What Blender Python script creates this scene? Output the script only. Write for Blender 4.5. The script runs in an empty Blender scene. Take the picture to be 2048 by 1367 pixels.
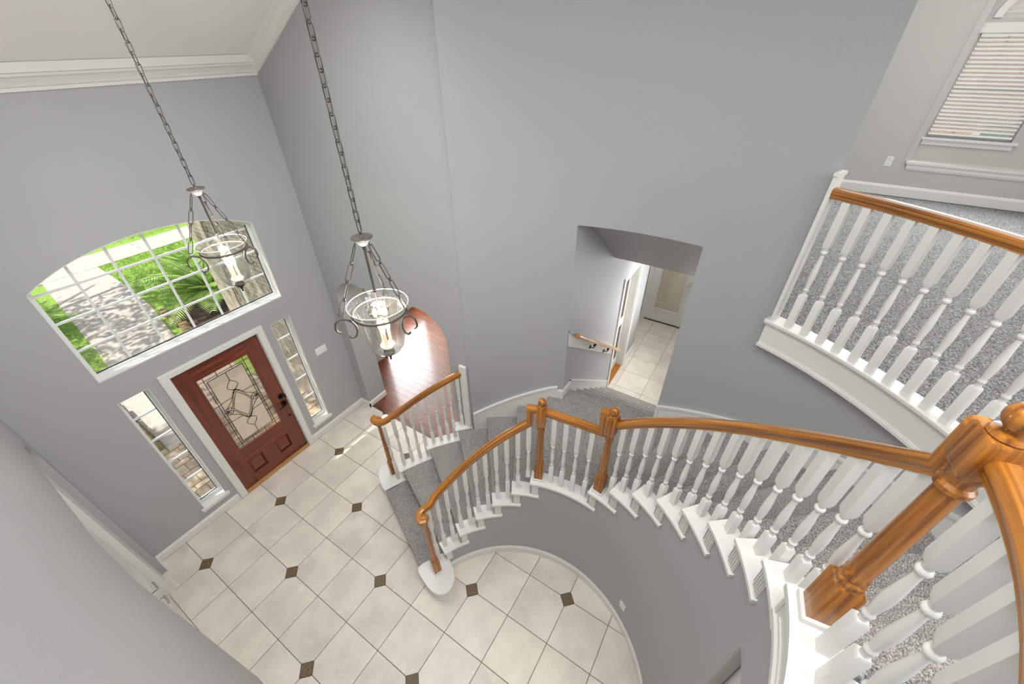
import bpy, math, random
from math import sin, cos, pi, radians, sqrt, atan2
from mathutils import Vector, Matrix

random.seed(7)
S = bpy.context.scene
COL = S.collection

# ------------------------------------------------------------------ camera
F_PX = 809.766
R = ((0.532483, -0.846381, -0.010052), (-0.511361, -0.312203, -0.800649), (0.674516, 0.431472, -0.599049))
CAM = (-1.19933, -4.65839, 4.77444)
cam_d = bpy.data.cameras.new('camera')
cam_d.sensor_fit = 'HORIZONTAL'
cam_d.sensor_width = 36.0
cam_d.lens = 36.0 * F_PX / 2048.0
cam_d.clip_start = 0.02
cam_d.clip_end = 200
cam = bpy.data.objects.new('camera', cam_d)
COL.objects.link(cam)
M = Matrix.Identity(4)
for i in range(3):
    M[i][0] = R[0][i]; M[i][1] = -R[1][i]; M[i][2] = -R[2][i]; M[i][3] = CAM[i]
cam.matrix_world = M
S.camera = cam

# ------------------------------------------------------------------ world, sun, lamps, exposure
W = bpy.data.worlds.new('world'); S.world = W
W.use_nodes = True
nt = W.node_tree
bg = nt.nodes['Background']
sky = nt.nodes.new('ShaderNodeTexSky')
sky.sky_type = 'NISHITA'
sky.sun_disc = False
sky.sun_elevation = radians(55)
sky.sun_rotation = radians(300)
sky.air_density = 1.0; sky.dust_density = 2.0
hsn = nt.nodes.new('ShaderNodeHueSaturation'); hsn.inputs['Saturation'].default_value = 0.45
nt.links.new(sky.outputs[0], hsn.inputs['Color']); nt.links.new(hsn.outputs[0], bg.inputs[0])
bg.inputs[1].default_value = 0.24

def lamp(kind, name, loc, energy, color=(1, 1, 1), size=1.0, size_y=None, direction=None, angle=None, spread=180):
    l = bpy.data.lights.new(name, kind)
    l.energy = energy; l.color = color
    if kind == 'AREA':
        l.shape = 'RECTANGLE' if size_y else 'SQUARE'
        l.size = size
        if size_y: l.size_y = size_y
        l.spread = radians(spread)
    elif kind == 'POINT':
        l.shadow_soft_size = size
    elif kind == 'SUN':
        l.angle = radians(angle or 0.6)
    o = bpy.data.objects.new(name, l); COL.objects.link(o)
    o.location = loc
    if direction: o.rotation_euler = Vector(direction).to_track_quat('-Z', 'Y').to_euler()
    return o

lamp('SUN', 'sun', (0, 8, 12), 5.5, (1.0, 0.94, 0.84), direction=(0.45, -0.22, -1.0), angle=0.6)
lamp('AREA', 'stairwell_fill', (-0.6, -4.5, 6.1), 66, (0.97, 0.985, 1.0), 1.6, 2.0, (0, 0, -1), spread=140)  # added fill high over the stairwell, no fixture there
lamp('AREA', 'foyer_fill', (0.0, -1.9, 5.5), 40, (0.97, 0.985, 1.0), 1.8, 0.9, (0, 0.12, -1), spread=130)  # added fill above the foyer, brightens floor and front wall
lamp('AREA', 'rear_left_fill', (-0.9, -7.0, 5.9), 28, (0.98, 0.99, 1.0), 1.0, 1.0, (0.6, 0.35, -0.75))  # added fill behind the camera for the curved wall and balusters
lamp('AREA', 'rear_fill', (-0.5, -9.0, 5.0), 100, (0.97, 0.985, 1.0), 3.0, 1.6, (0.12, 1, -0.02))  # added fill before the solid back wall, lights the front wall
lamp('AREA', 'gallery_fill', (3.9, -6.0, 5.9), 34, (1.0, 0.99, 0.97), 2.2, 2.2, (0, 0, -1))  # added overhead fill for the gallery, not a modelled fixture
lamp('AREA', 'gallery_window_light', (5.75, -6.7, 4.6), 80, (0.97, 0.99, 1.0), 1.4, 1.2, (-1.0, 0.18, -0.05))
lamp('AREA', 'hall_fill', (4.4, -3.95, 2.64), 14, (1.0, 0.99, 0.97), 1.2, 0.5, (-0.25, 0, -1), spread=120)  # added fill under the hall ceiling to lift the dark steps
lamp('AREA', 'hall_side_fill', (4.0, -4.36, 1.5), 46, (1.0, 0.99, 0.97), 3.0, 1.5, (-0.35, 1, 0.1))  # added panel before the right hall wall, brightens the left one
lamp('AREA', 'back_hall_light', (5.8, -3.75, 2.62), 12, (1.0, 0.99, 0.97), 0.5, 0.5, (0, 0, -1))
lamp('AREA', 'dining_ceiling_light', (3.0, -0.8, 2.62), 16, (1.0, 0.97, 0.92), 1.0, 1.0, (0, 0, -1))
lamp('AREA', 'dining_window_light', (3.75, 1.34, 1.45), 120, (0.95, 0.98, 1.0), 1.25, 1.9, (0, -1, 0))
lamp('AREA', 'passage_fill', (-0.45, -5.95, 2.60), 30, (1.0, 0.93, 0.84), 0.5, 0.5, (0, 0, -1))  # added fill so the closed-in passage does not go dark

S.view_settings.view_transform = 'Standard'
try: S.view_settings.look = 'None'
except Exception: pass
S.view_settings.gamma = 1.0
S.view_settings.use_curve_mapping = False
S.view_settings.exposure = 0.0

# ------------------------------------------------------------------ materials
def srgb(r, g, b):
    f = lambda v: (v/255/12.92) if v/255 <= 0.04045 else ((v/255+0.055)/1.055)**2.4
    return (f(r), f(g), f(b), 1.0)

def mat(name, col=(200, 200, 200), rough=0.6, metal=0.0, spec=0.5, noise=None, bump=None, rand=0.0, coat=0.0):
    """noise=(scale, detail, colour2, lo, hi[, (sx,sy,sz)]), bump=(scale, strength, dist[, detail])"""
    m = bpy.data.materials.new(name); m.use_nodes = True
    n = m.node_tree.nodes; L = m.node_tree.links
    b = n['Principled BSDF']
    b.inputs['Base Color'].default_value = srgb(*col)
    b.inputs['Roughness'].default_value = rough
    b.inputs['Metallic'].default_value = metal
    b.inputs['Specular IOR Level'].default_value = spec
    if coat: b.inputs['Coat Weight'].default_value = coat; b.inputs['Coat Roughness'].default_value = 0.12
    tc = n.new('ShaderNodeTexCoord')
    last = None
    if noise:
        mp = n.new('ShaderNodeMapping')
        L.new(tc.outputs['Object'], mp.inputs[0])
        if len(noise) > 5: mp.inputs['Scale'].default_value = noise[5]
        if rand:
            oi = n.new('ShaderNodeObjectInfo'); mm = n.new('ShaderNodeMath'); mm.operation = 'MULTIPLY'
            mm.inputs[1].default_value = 37.0
            L.new(oi.outputs['Random'], mm.inputs[0]); L.new(mm.outputs[0], mp.inputs['Location'])
        nz = n.new('ShaderNodeTexNoise')
        nz.inputs['Scale'].default_value = noise[0]; nz.inputs['Detail'].default_value = noise[1]
        L.new(mp.outputs[0], nz.inputs['Vector'])
        cr = n.new('ShaderNodeValToRGB')
        cr.color_ramp.elements[0].position = noise[3]; cr.color_ramp.elements[1].position = noise[4]
        cr.color_ramp.elements[0].color = srgb(*noise[2]); cr.color_ramp.elements[1].color = srgb(*col)
        L.new(nz.outputs['Fac'], cr.inputs[0])
        last = cr.outputs[0]
    if rand:
        oi2 = n.new('ShaderNodeObjectInfo')
        mr = n.new('ShaderNodeMapRange')
        mr.inputs['To Min'].default_value = 1 - rand; mr.inputs['To Max'].default_value = 1 + rand
        L.new(oi2.outputs['Random'], mr.inputs['Value'])
        hs = n.new('ShaderNodeHueSaturation')
        if last: L.new(last, hs.inputs['Color'])
        else: hs.inputs['Color'].default_value = srgb(*col)
        L.new(mr.outputs[0], hs.inputs['Value'])
        last = hs.outputs[0]
    if last: L.new(last, b.inputs['Base Color'])
    if bump:
        nb = n.new('ShaderNodeTexNoise'); nb.inputs['Scale'].default_value = bump[0]
        nb.inputs['Detail'].default_value = bump[3] if len(bump) > 3 else 2.0
        L.new(tc.outputs['Object'], nb.inputs['Vector'])
        bp = n.new('ShaderNodeBump'); bp.inputs['Strength'].default_value = bump[1]; bp.inputs['Distance'].default_value = bump[2]
        L.new(nb.outputs['Fac'], bp.inputs['Height']); L.new(bp.outputs[0], b.inputs['Normal'])
    return m

def wood(name, dark, light, axis='uv', rough=0.28, scale=1.0, rand=0.0, coat=0.4):
    m = bpy.data.materials.new(name); m.use_nodes = True
    n = m.node_tree.nodes; L = m.node_tree.links; b = n['Principled BSDF']
    b.inputs['Roughness'].default_value = rough
    b.inputs['Coat Weight'].default_value = coat; b.inputs['Coat Roughness'].default_value = 0.15
    tc = n.new('ShaderNodeTexCoord'); mp = n.new('ShaderNodeMapping')
    sc = {'uv': (1.5, 60, 1), 'x': (2.2, 45, 45), 'y': (45, 2.2, 45), 'z': (75, 75, 2.0)}[axis]
    mp.inputs['Scale'].default_value = tuple(v*scale for v in sc)
    L.new(tc.outputs['UV' if axis == 'uv' else 'Object'], mp.inputs[0])
    oi = n.new('ShaderNodeObjectInfo'); mm = n.new('ShaderNodeMath'); mm.operation = 'MULTIPLY'; mm.inputs[1].default_value = 53
    L.new(oi.outputs['Random'], mm.inputs[0]); L.new(mm.outputs[0], mp.inputs['Location'])
    nz = n.new('ShaderNodeTexNoise'); nz.inputs['Scale'].default_value = 1.0; nz.inputs['Detail'].default_value = 5
    nz.inputs['Distortion'].default_value = 0.25
    L.new(mp.outputs[0], nz.inputs['Vector'])
    cr = n.new('ShaderNodeValToRGB')
    cr.color_ramp.elements[0].position = 0.33; cr.color_ramp.elements[1].position = 0.62
    cr.color_ramp.elements[0].color = srgb(*dark); cr.color_ramp.elements[1].color = srgb(*light)
    L.new(nz.outputs['Fac'], cr.inputs[0])
    last = cr.outputs[0]
    if rand:
        mr = n.new('ShaderNodeMapRange'); mr.inputs['To Min'].default_value = 1-rand; mr.inputs['To Max'].default_value = 1+rand
        L.new(oi.outputs['Random'], mr.inputs['Value'])
        hs = n.new('ShaderNodeHueSaturation'); L.new(last, hs.inputs['Color']); L.new(mr.outputs[0], hs.inputs['Value']); last = hs.outputs[0]
    L.new(last, b.inputs['Base Color'])
    bp = n.new('ShaderNodeBump'); bp.inputs['Strength'].default_value = 0.08; bp.inputs['Distance'].default_value = 0.002
    L.new(nz.outputs['Fac'], bp.inputs['Height']); L.new(bp.outputs[0], b.inputs['Normal'])
    return m

def glass(name, tint=(245, 248, 248), gloss=0.08, speck=None, rough=0.02):
    m = bpy.data.materials.new(name); m.use_nodes = True
    n = m.node_tree.nodes; L = m.node_tree.links
    n.remove(n['Principled BSDF']); out = n['Material Output']
    tr = n.new('ShaderNodeBsdfTransparent'); tr.inputs[0].default_value = srgb(*tint)
    gl = n.new('ShaderNodeBsdfGlossy'); gl.inputs['Roughness'].default_value = rough
    lw = n.new('ShaderNodeLayerWeight'); lw.inputs['Blend'].default_value = 0.25
    mt = n.new('ShaderNodeMath'); mt.operation = 'MULTIPLY_ADD'; mt.inputs[1].default_value = 0.4; mt.inputs[2].default_value = gloss
    L.new(lw.outputs['Fresnel'], mt.inputs[0])
    mx = n.new('ShaderNodeMixShader'); L.new(mt.outputs[0], mx.inputs[0]); L.new(tr.outputs[0], mx.inputs[1]); L.new(gl.outputs[0], mx.inputs[2])
    res = mx.outputs[0]
    if speck:
        tc = n.new('ShaderNodeTexCoord'); vo = n.new('ShaderNodeTexVoronoi'); vo.inputs['Scale'].default_value = speck
        L.new(tc.outputs['Object'], vo.inputs['Vector'])
        cr = n.new('ShaderNodeValToRGB'); cr.color_ramp.elements[0].position = 0.10; cr.color_ramp.elements[1].position = 0.20
        cr.color_ramp.elements[0].color = (0.5, 0.5, 0.5, 1); cr.color_ramp.elements[1].color = (0.0, 0.0, 0.0, 1)
        L.new(vo.outputs['Distance'], cr.inputs[0])
        tl = n.new('ShaderNodeBsdfDiffuse'); tl.inputs[0].default_value = (0.9, 0.9, 0.88, 1)
        m2 = n.new('ShaderNodeMixShader'); L.new(cr.outputs[0], m2.inputs[0]); L.new(res, m2.inputs[1]); L.new(tl.outputs[0], m2.inputs[2])
        res = m2.outputs[0]
    L.new(res, out.inputs['Surface'])
    return m

def frosted(name, col, bump_scale, rough=0.3, strength=0.6, trans=0.7):
    m = bpy.data.materials.new(name); m.use_nodes = True
    n = m.node_tree.nodes; L = m.node_tree.links; out = n['Material Output']
    n.remove(n['Principled BSDF'])
    tc = n.new('ShaderNodeTexCoord'); nb = n.new('ShaderNodeTexNoise'); nb.inputs['Scale'].default_value = bump_scale; nb.inputs['Detail'].default_value = 1
    L.new(tc.outputs['Object'], nb.inputs['Vector'])
    bp = n.new('ShaderNodeBump'); bp.inputs['Strength'].default_value = strength; bp.inputs['Distance'].default_value = 0.01
    L.new(nb.outputs['Fac'], bp.inputs['Height'])
    rf = n.new('ShaderNodeBsdfTranslucent'); rf.inputs[0].default_value = srgb(*col)
    df = n.new('ShaderNodeBsdfDiffuse'); df.inputs[0].default_value = srgb(*col)
    gl = n.new('ShaderNodeBsdfGlossy'); gl.inputs['Roughness'].default_value = rough
    for s in (rf, df, gl): L.new(bp.outputs[0], s.inputs['Normal'])
    m1 = n.new('ShaderNodeMixShader'); m1.inputs[0].default_value = trans
    L.new(df.outputs[0], m1.inputs[1]); L.new(rf.outputs[0], m1.inputs[2])
    m2 = n.new('ShaderNodeMixShader'); m2.inputs[0].default_value = 0.15
    L.new(m1.outputs[0], m2.inputs[1]); L.new(gl.outputs[0], m2.inputs[2])
    L.new(m2.outputs[0], out.inputs['Surface'])
    return m

def emit(name, col, strength):
    m = bpy.data.materials.new(name); m.use_nodes = True
    b = m.node_tree.nodes['Principled BSDF']
    b.inputs['Base Color'].default_value = srgb(*col)
    b.inputs['Emission Color'].default_value = srgb(*col); b.inputs['Emission Strength'].default_value = strength
    return m

def carpet(name, dark, mid, light, scale):
    m = bpy.data.materials.new(name); m.use_nodes = True
    n = m.node_tree.nodes; L = m.node_tree.links; b = n['Principled BSDF']
    b.inputs['Roughness'].default_value = 0.95; b.inputs['Specular IOR Level'].default_value = 0.1
    tc = n.new('ShaderNodeTexCoord'); nz = n.new('ShaderNodeTexNoise')
    nz.inputs['Scale'].default_value = scale; nz.inputs['Detail'].default_value = 3.0; nz.inputs['Roughness'].default_value = 0.7
    L.new(tc.outputs['Object'], nz.inputs['Vector'])
    cr = n.new('ShaderNodeValToRGB'); e = cr.color_ramp.elements
    e[0].position = 0.36; e[0].color = srgb(*dark); e[1].position = 0.64; e[1].color = srgb(*light)
    k = e.new(0.5); k.color = srgb(*mid)
    L.new(nz.outputs['Fac'], cr.inputs[0])
    n2 = n.new('ShaderNodeTexNoise'); n2.inputs['Scale'].default_value = 5.0
    L.new(tc.outputs['Object'], n2.inputs['Vector'])
    mr = n.new('ShaderNodeMapRange'); mr.inputs['To Min'].default_value = 0.86; mr.inputs['To Max'].default_value = 1.12
    L.new(n2.outputs['Fac'], mr.inputs['Value'])
    hs = n.new('ShaderNodeHueSaturation'); L.new(cr.outputs[0], hs.inputs['Color']); L.new(mr.outputs[0], hs.inputs['Value'])
    L.new(hs.outputs[0], b.inputs['Base Color'])
    bp = n.new('ShaderNodeBump'); bp.inputs['Strength'].default_value = 0.9; bp.inputs['Distance'].default_value = 0.008
    L.new(nz.outputs['Fac'], bp.inputs['Height']); L.new(bp.outputs[0], b.inputs['Normal'])
    return m

def tile_mat(name, base, patch, vein, rand=0.06):
    m = mat(name, base, 0.38, noise=(3.2, 4.0, patch, 0.36, 0.66), rand=rand, bump=(9, 0.12, 0.004))
    n = m.node_tree.nodes; L = m.node_tree.links; b = n['Principled BSDF']
    src = b.inputs['Base Color'].links[0].from_socket
    tc = n.new('ShaderNodeTexCoord'); oi = n.new('ShaderNodeObjectInfo')
    va = n.new('ShaderNodeVectorMath'); va.operation = 'MULTIPLY_ADD'
    L.new(oi.outputs['Random'], va.inputs[0]); va.inputs[1].default_value = (31, 17, 5); L.new(tc.outputs['Object'], va.inputs[2])
    nz = n.new('ShaderNodeTexNoise'); nz.inputs['Scale'].default_value = 4.5; nz.inputs['Detail'].default_value = 2; nz.inputs['Distortion'].default_value = 1.2
    L.new(va.outputs[0], nz.inputs['Vector'])
    cr = n.new('ShaderNodeValToRGB'); e = cr.color_ramp.elements
    e[0].position = 0.488; e[0].color = (0, 0, 0, 1); e[1].position = 0.5; e[1].color = (0.42, 0.42, 0.42, 1)
    k = e.new(0.512); k.color = (0, 0, 0, 1)
    L.new(nz.outputs['Fac'], cr.inputs[0])
    mx = n.new('ShaderNodeMix'); mx.data_type = 'RGBA'
    L.new(cr.outputs[0], mx.inputs[0]); L.new(src, mx.inputs[6]); mx.inputs[7].default_value = srgb(*vein)
    L.new(mx.outputs[2], b.inputs['Base Color'])
    return m

M_ = {}
M_['wall'] = mat('gray_wall_paint', (172, 173, 174), 0.5, bump=(75, 0.27, 0.004, 3))
M_['wall_light'] = mat('pale_greige_paint', (193, 192, 187), 0.6, bump=(95, 0.15, 0.004, 3))
M_['wall_beige'] = mat('beige_paint', (196, 184, 166), 0.6, bump=(95, 0.15, 0.004, 3))
M_['ceiling'] = mat('ceiling_paint', (234, 232, 228), 0.8)
M_['white'] = mat('white_trim_paint', (226, 225, 220), 0.32)
M_['vinyl'] = mat('white_vinyl', (222, 224, 224), 0.4)
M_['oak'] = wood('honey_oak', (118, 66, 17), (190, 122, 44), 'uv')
M_['oak_z'] = wood('honey_oak_post', (112, 62, 18), (184, 116, 42), 'z')
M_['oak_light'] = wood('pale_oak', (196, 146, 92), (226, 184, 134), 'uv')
M_['mahogany'] = wood('red_mahogany', (88, 34, 18), (124, 56, 32), 'z', 0.32)
M_['mahogany_x'] = wood('red_mahogany_rail', (92, 36, 19), (132, 60, 36), 'x', 0.32)
M_['cherry'] = wood('dark_cherry_plank', (82, 40, 24), (122, 64, 40), 'y', 0.34, rand=0.22, coat=0.5)
M_['carpet'] = carpet('stair_carpet', (104, 99, 96), (158, 152, 148), (210, 204, 198), 165)
M_['carpet_up'] = carpet('gallery_carpet', (84, 84, 83), (138, 137, 135), (190, 189, 187), 110)
M_['grout'] = mat('brown_grout', (104, 90, 76), 0.9)
M_['tile'] = tile_mat('beige_stone_tile', (227, 219, 207), (208, 199, 188), (240, 233, 223))
M_['tile_hall'] = tile_mat('cream_stone_tile', (222, 214, 202), (206, 197, 184), (234, 228, 218), 0.03)
M_['insert'] = mat('brown_mosaic', (128, 108, 80), 0.5, noise=(160, 2, (74, 58, 38), 0.4, 0.6), rand=0.08)
M_['pewter'] = mat('aged_pewter', (88, 82, 76), 0.5, 0.4)
M_['bronze'] = mat('dark_bronze', (40, 32, 28), 0.4, 0.8)
M_['chrome'] = mat('satin_nickel', (190, 190, 188), 0.25, 0.95)
M_['brass'] = mat('dull_brass', (150, 120, 84), 0.35, 0.9)
M_['plate'] = mat('white_plastic', (234, 233, 230), 0.35)
M_['slot'] = mat('dark_slot', (60, 58, 55), 0.7)
M_['glass'] = glass('window_glass')
M_['seeded'] = glass('seeded_glass', (250, 251, 250), 0.03, 190)
M_['lite'] = frosted('textured_lite_glass', (240, 228, 214), 130, 0.25, 1.0, 0.6)
M_['bevel'] = glass('bevelled_glass', (226, 222, 216), 0.14, None, 0.06)
M_['came'] = mat('dark_lead_came', (44, 40, 38), 0.5, 0.6)
M_['candle'] = mat('ivory_candle_sleeve', (240, 226, 200), 0.5)
M_['bulb'] = emit('lit_bulb', (255, 226, 184), 26)
M_['glass_edge'] = mat('glass_edge_glint', (236, 240, 238), 0.12)  # pale colour stands in for light caught along the clear glass rim
M_['concrete'] = mat('walk_concrete', (206, 196, 186), 0.9, noise=(14, 6, (176, 166, 156), 0.3, 0.7))
M_['brick'] = mat('tan_brick', (190, 180, 164), 0.9, noise=(9, 3, (168, 156, 140), 0.35, 0.65), rand=0.13)
M_['brick_red'] = mat('red_brick', (206, 176, 160), 0.9, rand=0.12)
M_['mortar'] = mat('grey_mortar', (158, 150, 140), 0.95)
M_['paver'] = mat('tan_paver', (196, 176, 150), 0.9, noise=(12, 4, (172, 152, 128), 0.35, 0.65), rand=0.1)
M_['stone'] = mat('gold_flagstone', (168, 142, 96), 0.9, noise=(8, 4, (120, 104, 76), 0.35, 0.65), rand=0.16)
M_['soil'] = mat('mulch', (112, 88, 70), 1.0, noise=(40, 4, (60, 44, 34), 0.35, 0.65))
M_['grass_base'] = mat('lawn_base', (150, 180, 80), 1.0, noise=(18, 4, (116, 150, 60), 0.35, 0.65))
M_['grass'] = mat('grass_blade', (190, 220, 112), 0.8, noise=(3, 2, (150, 190, 84), 0.35, 0.65))
M_['palm'] = mat('palm_leaflet', (172, 206, 104), 0.4, rand=0.25)
M_['palm_rib'] = mat('palm_rib', (126, 142, 62), 0.6)
M_['bark'] = mat('bark', (92, 76, 62), 0.95, bump=(30, 0.5, 0.02))
M_['leaf'] = mat('oak_leaf', (70, 104, 44), 0.7)
M_['blind'] = mat('white_blind', (244, 243, 239), 0.5)
M_['blind_beige'] = mat('beige_lite_blind', (222, 206, 186), 0.6)
M_['curtain'] = mat('white_drape', (224, 224, 220), 0.9)
M_['drape_line'] = mat('grey_drape_print', (110, 110, 108), 0.9)
M_['threshold'] = wood('oak_threshold', (168, 128, 76), (206, 166, 110), 'x', 0.4)
M_['door_glass'] = mat('dark_door_glass', (78, 62, 56), 0.15)
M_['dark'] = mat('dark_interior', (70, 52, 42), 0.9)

# ------------------------------------------------------------------ mesh builder
CX, CY = -0.304, -3.995
def P(r, a, z=0.0):
    return Vector((CX + r*cos(radians(a)), CY + r*sin(radians(a)), z))

def world_loc(o):
    v = Vector((0, 0, 0))
    while o is not None:
        v += o.location; o = o.parent
    return v

class MB:
    def __init__(s): s.v = []; s.f = []; s.sm = []; s.uv = {}
    def add(s, verts, faces, smooth=False, uvs=None):
        b = len(s.v); s.v += [Vector(p) for p in verts]
        for i, f in enumerate(faces):
            if uvs: s.uv[len(s.f)] = uvs[i]
            s.f.append([b+k for k in f]); s.sm.append(smooth)
        return s
    def box(s, x0, x1, y0, y1, z0, z1):
        v = [(x, y, z) for z in (z0, z1) for y in (y0, y1) for x in (x0, x1)]
        return s.add(v, [(0, 2, 3, 1), (4, 5, 7, 6), (0, 1, 5, 4), (2, 6, 7, 3), (0, 4, 6, 2), (1, 3, 7, 5)])
    def obox(s, c, ax, ay, az, hx, hy, hz):
        c = Vector(c); ax, ay, az = Vector(ax), Vector(ay), Vector(az)
        v = [c + ax*hx*i + ay*hy*j + az*hz*k for k in (-1, 1) for j in (-1, 1) for i in (-1, 1)]
        return s.add(v, [(0, 2, 3, 1), (4, 5, 7, 6), (0, 1, 5, 4), (2, 6, 7, 3), (0, 4, 6, 2), (1, 3, 7, 5)])
    def loft(s, rings, closed=True, caps=True, smooth=False):
        n = len(rings[0]); v = [p for r in rings for p in r]; f = []
        for i in range(len(rings)-1):
            for j in range(n if closed else n-1):
                k = (j+1) % n
                f.append((i*n+j, i*n+k, (i+1)*n+k, (i+1)*n+j))
        s.add(v, f, smooth)
        if caps:
            s.add(rings[0], [tuple(reversed(range(n)))]); s.add(rings[-1], [tuple(range(n))])
        return s
    def prism(s, poly, z0, z1):
        return s.loft([[(p[0], p[1], z0) for p in poly], [(p[0], p[1], z1) for p in poly]])
    def lathe(s, prof, c=(0, 0, 0), n=14, smooth=True):
        c = Vector(c)
        return s.loft([[c + Vector((r*cos(2*pi*j/n), r*sin(2*pi*j/n), z)) for j in range(n)] for r, z in prof], True, True, smooth)
    def sector(s, r0, r1, a0, a1, z0, z1, n=None):
        """z0,z1 may be functions of the angle"""
        n = n or max(1, int(abs(a1-a0)/4))
        g0 = z0 if callable(z0) else (lambda a: z0); g1 = z1 if callable(z1) else (lambda a: z1)
        h0 = r0 if callable(r0) else (lambda a: r0); h1 = r1 if callable(r1) else (lambda a: r1)
        rings = []
        for i in range(n+1):
            a = a0+(a1-a0)*i/n
            rings.append([P(h0(a), a, g0(a)), P(h1(a), a, g0(a)), P(h1(a), a, g1(a)), P(h0(a), a, g1(a))])
        return s.loft(rings)
    def sweep(s, pts, sides, prof, smooth=True, closed_ends=True):
        """profile (side, up) carried along pts; sides = the side vector at every point; mitred corners"""
        pts = [Vector(p) for p in pts]; n = len(prof); rings = []; ln = [0.0]
        for i in range(1, len(pts)): ln.append(ln[-1]+(pts[i]-pts[i-1]).length)
        for i, p in enumerate(pts):
            d0 = (pts[i]-pts[i-1]).normalized() if i else (pts[1]-pts[0]).normalized()
            d1 = (pts[i+1]-pts[i]).normalized() if i < len(pts)-1 else d0
            t = (d0+d1).normalized(); k = 1/max(0.5, sqrt((1+d0.dot(d1))/2))
            sd = Vector(sides[i]); sd = (sd - t*sd.dot(t)).normalized()
            up = t.cross(sd); up = up if (up.z > 0 or abs(up.z) < 0.02) else up
            rings.append([p + sd*a + up*b*k for a, b in prof])
        v = [q for r in rings for q in r]; f = []; uv = []
        per = [0.0]
        for j in range(n):
            a = prof[j]; b = prof[(j+1) % n]; per.append(per[-1]+sqrt((a[0]-b[0])**2+(a[1]-b[1])**2))
        for i in range(len(rings)-1):
            for j in range(n):
                k = (j+1) % n
                f.append((i*n+j, i*n+k, (i+1)*n+k, (i+1)*n+j))
                uv.append([(ln[i], per[j]), (ln[i], per[j+1]), (ln[i+1], per[j+1]), (ln[i+1], per[j])])
        s.add(v, f, smooth, uv)
        if closed_ends:
            s.add(rings[0], [tuple(reversed(range(n)))], False, [[(0.3+a*.3, b) for a, b in prof][::-1]])
            s.add(rings[-1], [tuple(range(n))], False, [[(0.7+a*.3, b) for a, b in prof]])
        return s
    def tube(s, pts, r, n=8, closed=False):
        pts = [Vector(p) for p in pts]; rings = []; m = len(pts)
        ref = None
        for i in range(m):
            if closed: t = (pts[(i+1) % m]-pts[i-1]).normalized()
            else: t = (pts[min(i+1, m-1)]-pts[max(i-1, 0)]).normalized()
            if ref is None: ref = t.orthogonal().normalized()
            ref = (ref - t*ref.dot(t)).normalized(); b = t.cross(ref)
            rr = r[i] if isinstance(r, (list, tuple)) else r
            rings.append([pts[i] + ref*rr*cos(2*pi*j/n) + b*rr*sin(2*pi*j/n) for j in range(n)])
        if closed: return s.loft(rings+[rings[0]], True, False, True)
        return s.loft(rings, True, True, True)
    def mesh(s, name, material, o=Vector((0, 0, 0))):
        me = bpy.data.meshes.new(name)
        me.from_pydata([p-o for p in s.v], [], s.f); me.validate()
        if len(me.polygons) == len(s.sm): me.polygons.foreach_set('use_smooth', s.sm)
        if any(s.sm):
            try: me.set_sharp_from_angle(angle=radians(38))
            except Exception: pass
        if s.uv and len(me.polygons) == len(s.f):
            l = me.uv_layers.new(name='UVMap')
            for i, p in enumerate(me.polygons):
                if i in s.uv:
                    for q, li in enumerate(p.loop_indices): l.data[li].uv = s.uv[i][q]
        me.materials.append(M_[material] if isinstance(material, str) else material)
        me.update()
        return me
    def build(s, name, material, parent=None, at=None, **tags):
        o0 = Vector(at) if at is not None else Vector((0, 0, 0))
        if parent is not None and at is None: o0 = world_loc(parent)
        me = s.mesh(name, material, o0)
        o = bpy.data.objects.new(name, me); COL.objects.link(o)
        if parent is not None:
            o.parent = parent; o.location = o0 - world_loc(parent)
        else: o.location = o0
        return tag(o, **tags)

def tag(o, label=None, cat=None, group=None, kind=None):
    if label: o['label'] = label
    if cat: o['category'] = cat
    if group: o['group'] = group
    if kind: o['kind'] = kind
    return o

def empty(name, loc, label=None, cat=None, group=None, kind=None):
    o = bpy.data.objects.new(name, None); COL.objects.link(o); o.location = loc
    o.empty_display_size = 0.1
    return tag(o, label, cat, group, kind)

def piece(name, me, parent, wloc, rotz=0.0, **tags):
    o = bpy.data.objects.new(name, me); COL.objects.link(o)
    o.parent = parent; o.location = Vector(wloc) - world_loc(parent)
    if rotz: o.rotation_euler = (0, 0, rotz)
    return tag(o, **tags)

def bevel(o, w=0.004, seg=1):
    b = o.modifiers.new('bevel', 'BEVEL'); b.width = w; b.segments = seg; b.limit_method = 'ANGLE'; b.angle_limit = radians(40)
    return o

# ------------------------------------------------------------------ key numbers
RZ = 0.196
ZF = 3.12                       # upper floor
TIP = {2: 66.5, 3: 57.4, 4: 48.2, 5: 39.3, 6: 30.1, 7: 21.6, 8: -4.9, 9: -13.9, 10: -22.9, 11: -32.4, 12: -42.0, 13: -51.5, 14: -61.0, 15: -70.4, 16: -79.2}
def zt(k): return ZF if k == 16 else RZ*k
RIN = 1.217                     # inner curved wall
ROUT = 2.42                     # outer curved wall
XL, XR = -1.505, 1.495
ZC = 6.35
def ceil_z(y): return min(ZC, 4.63 + 0.55*(-y))

# ================================================================== SETTING
ST = dict(kind='structure')
def st(n_label): return dict(kind='structure', label=n_label)

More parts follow.
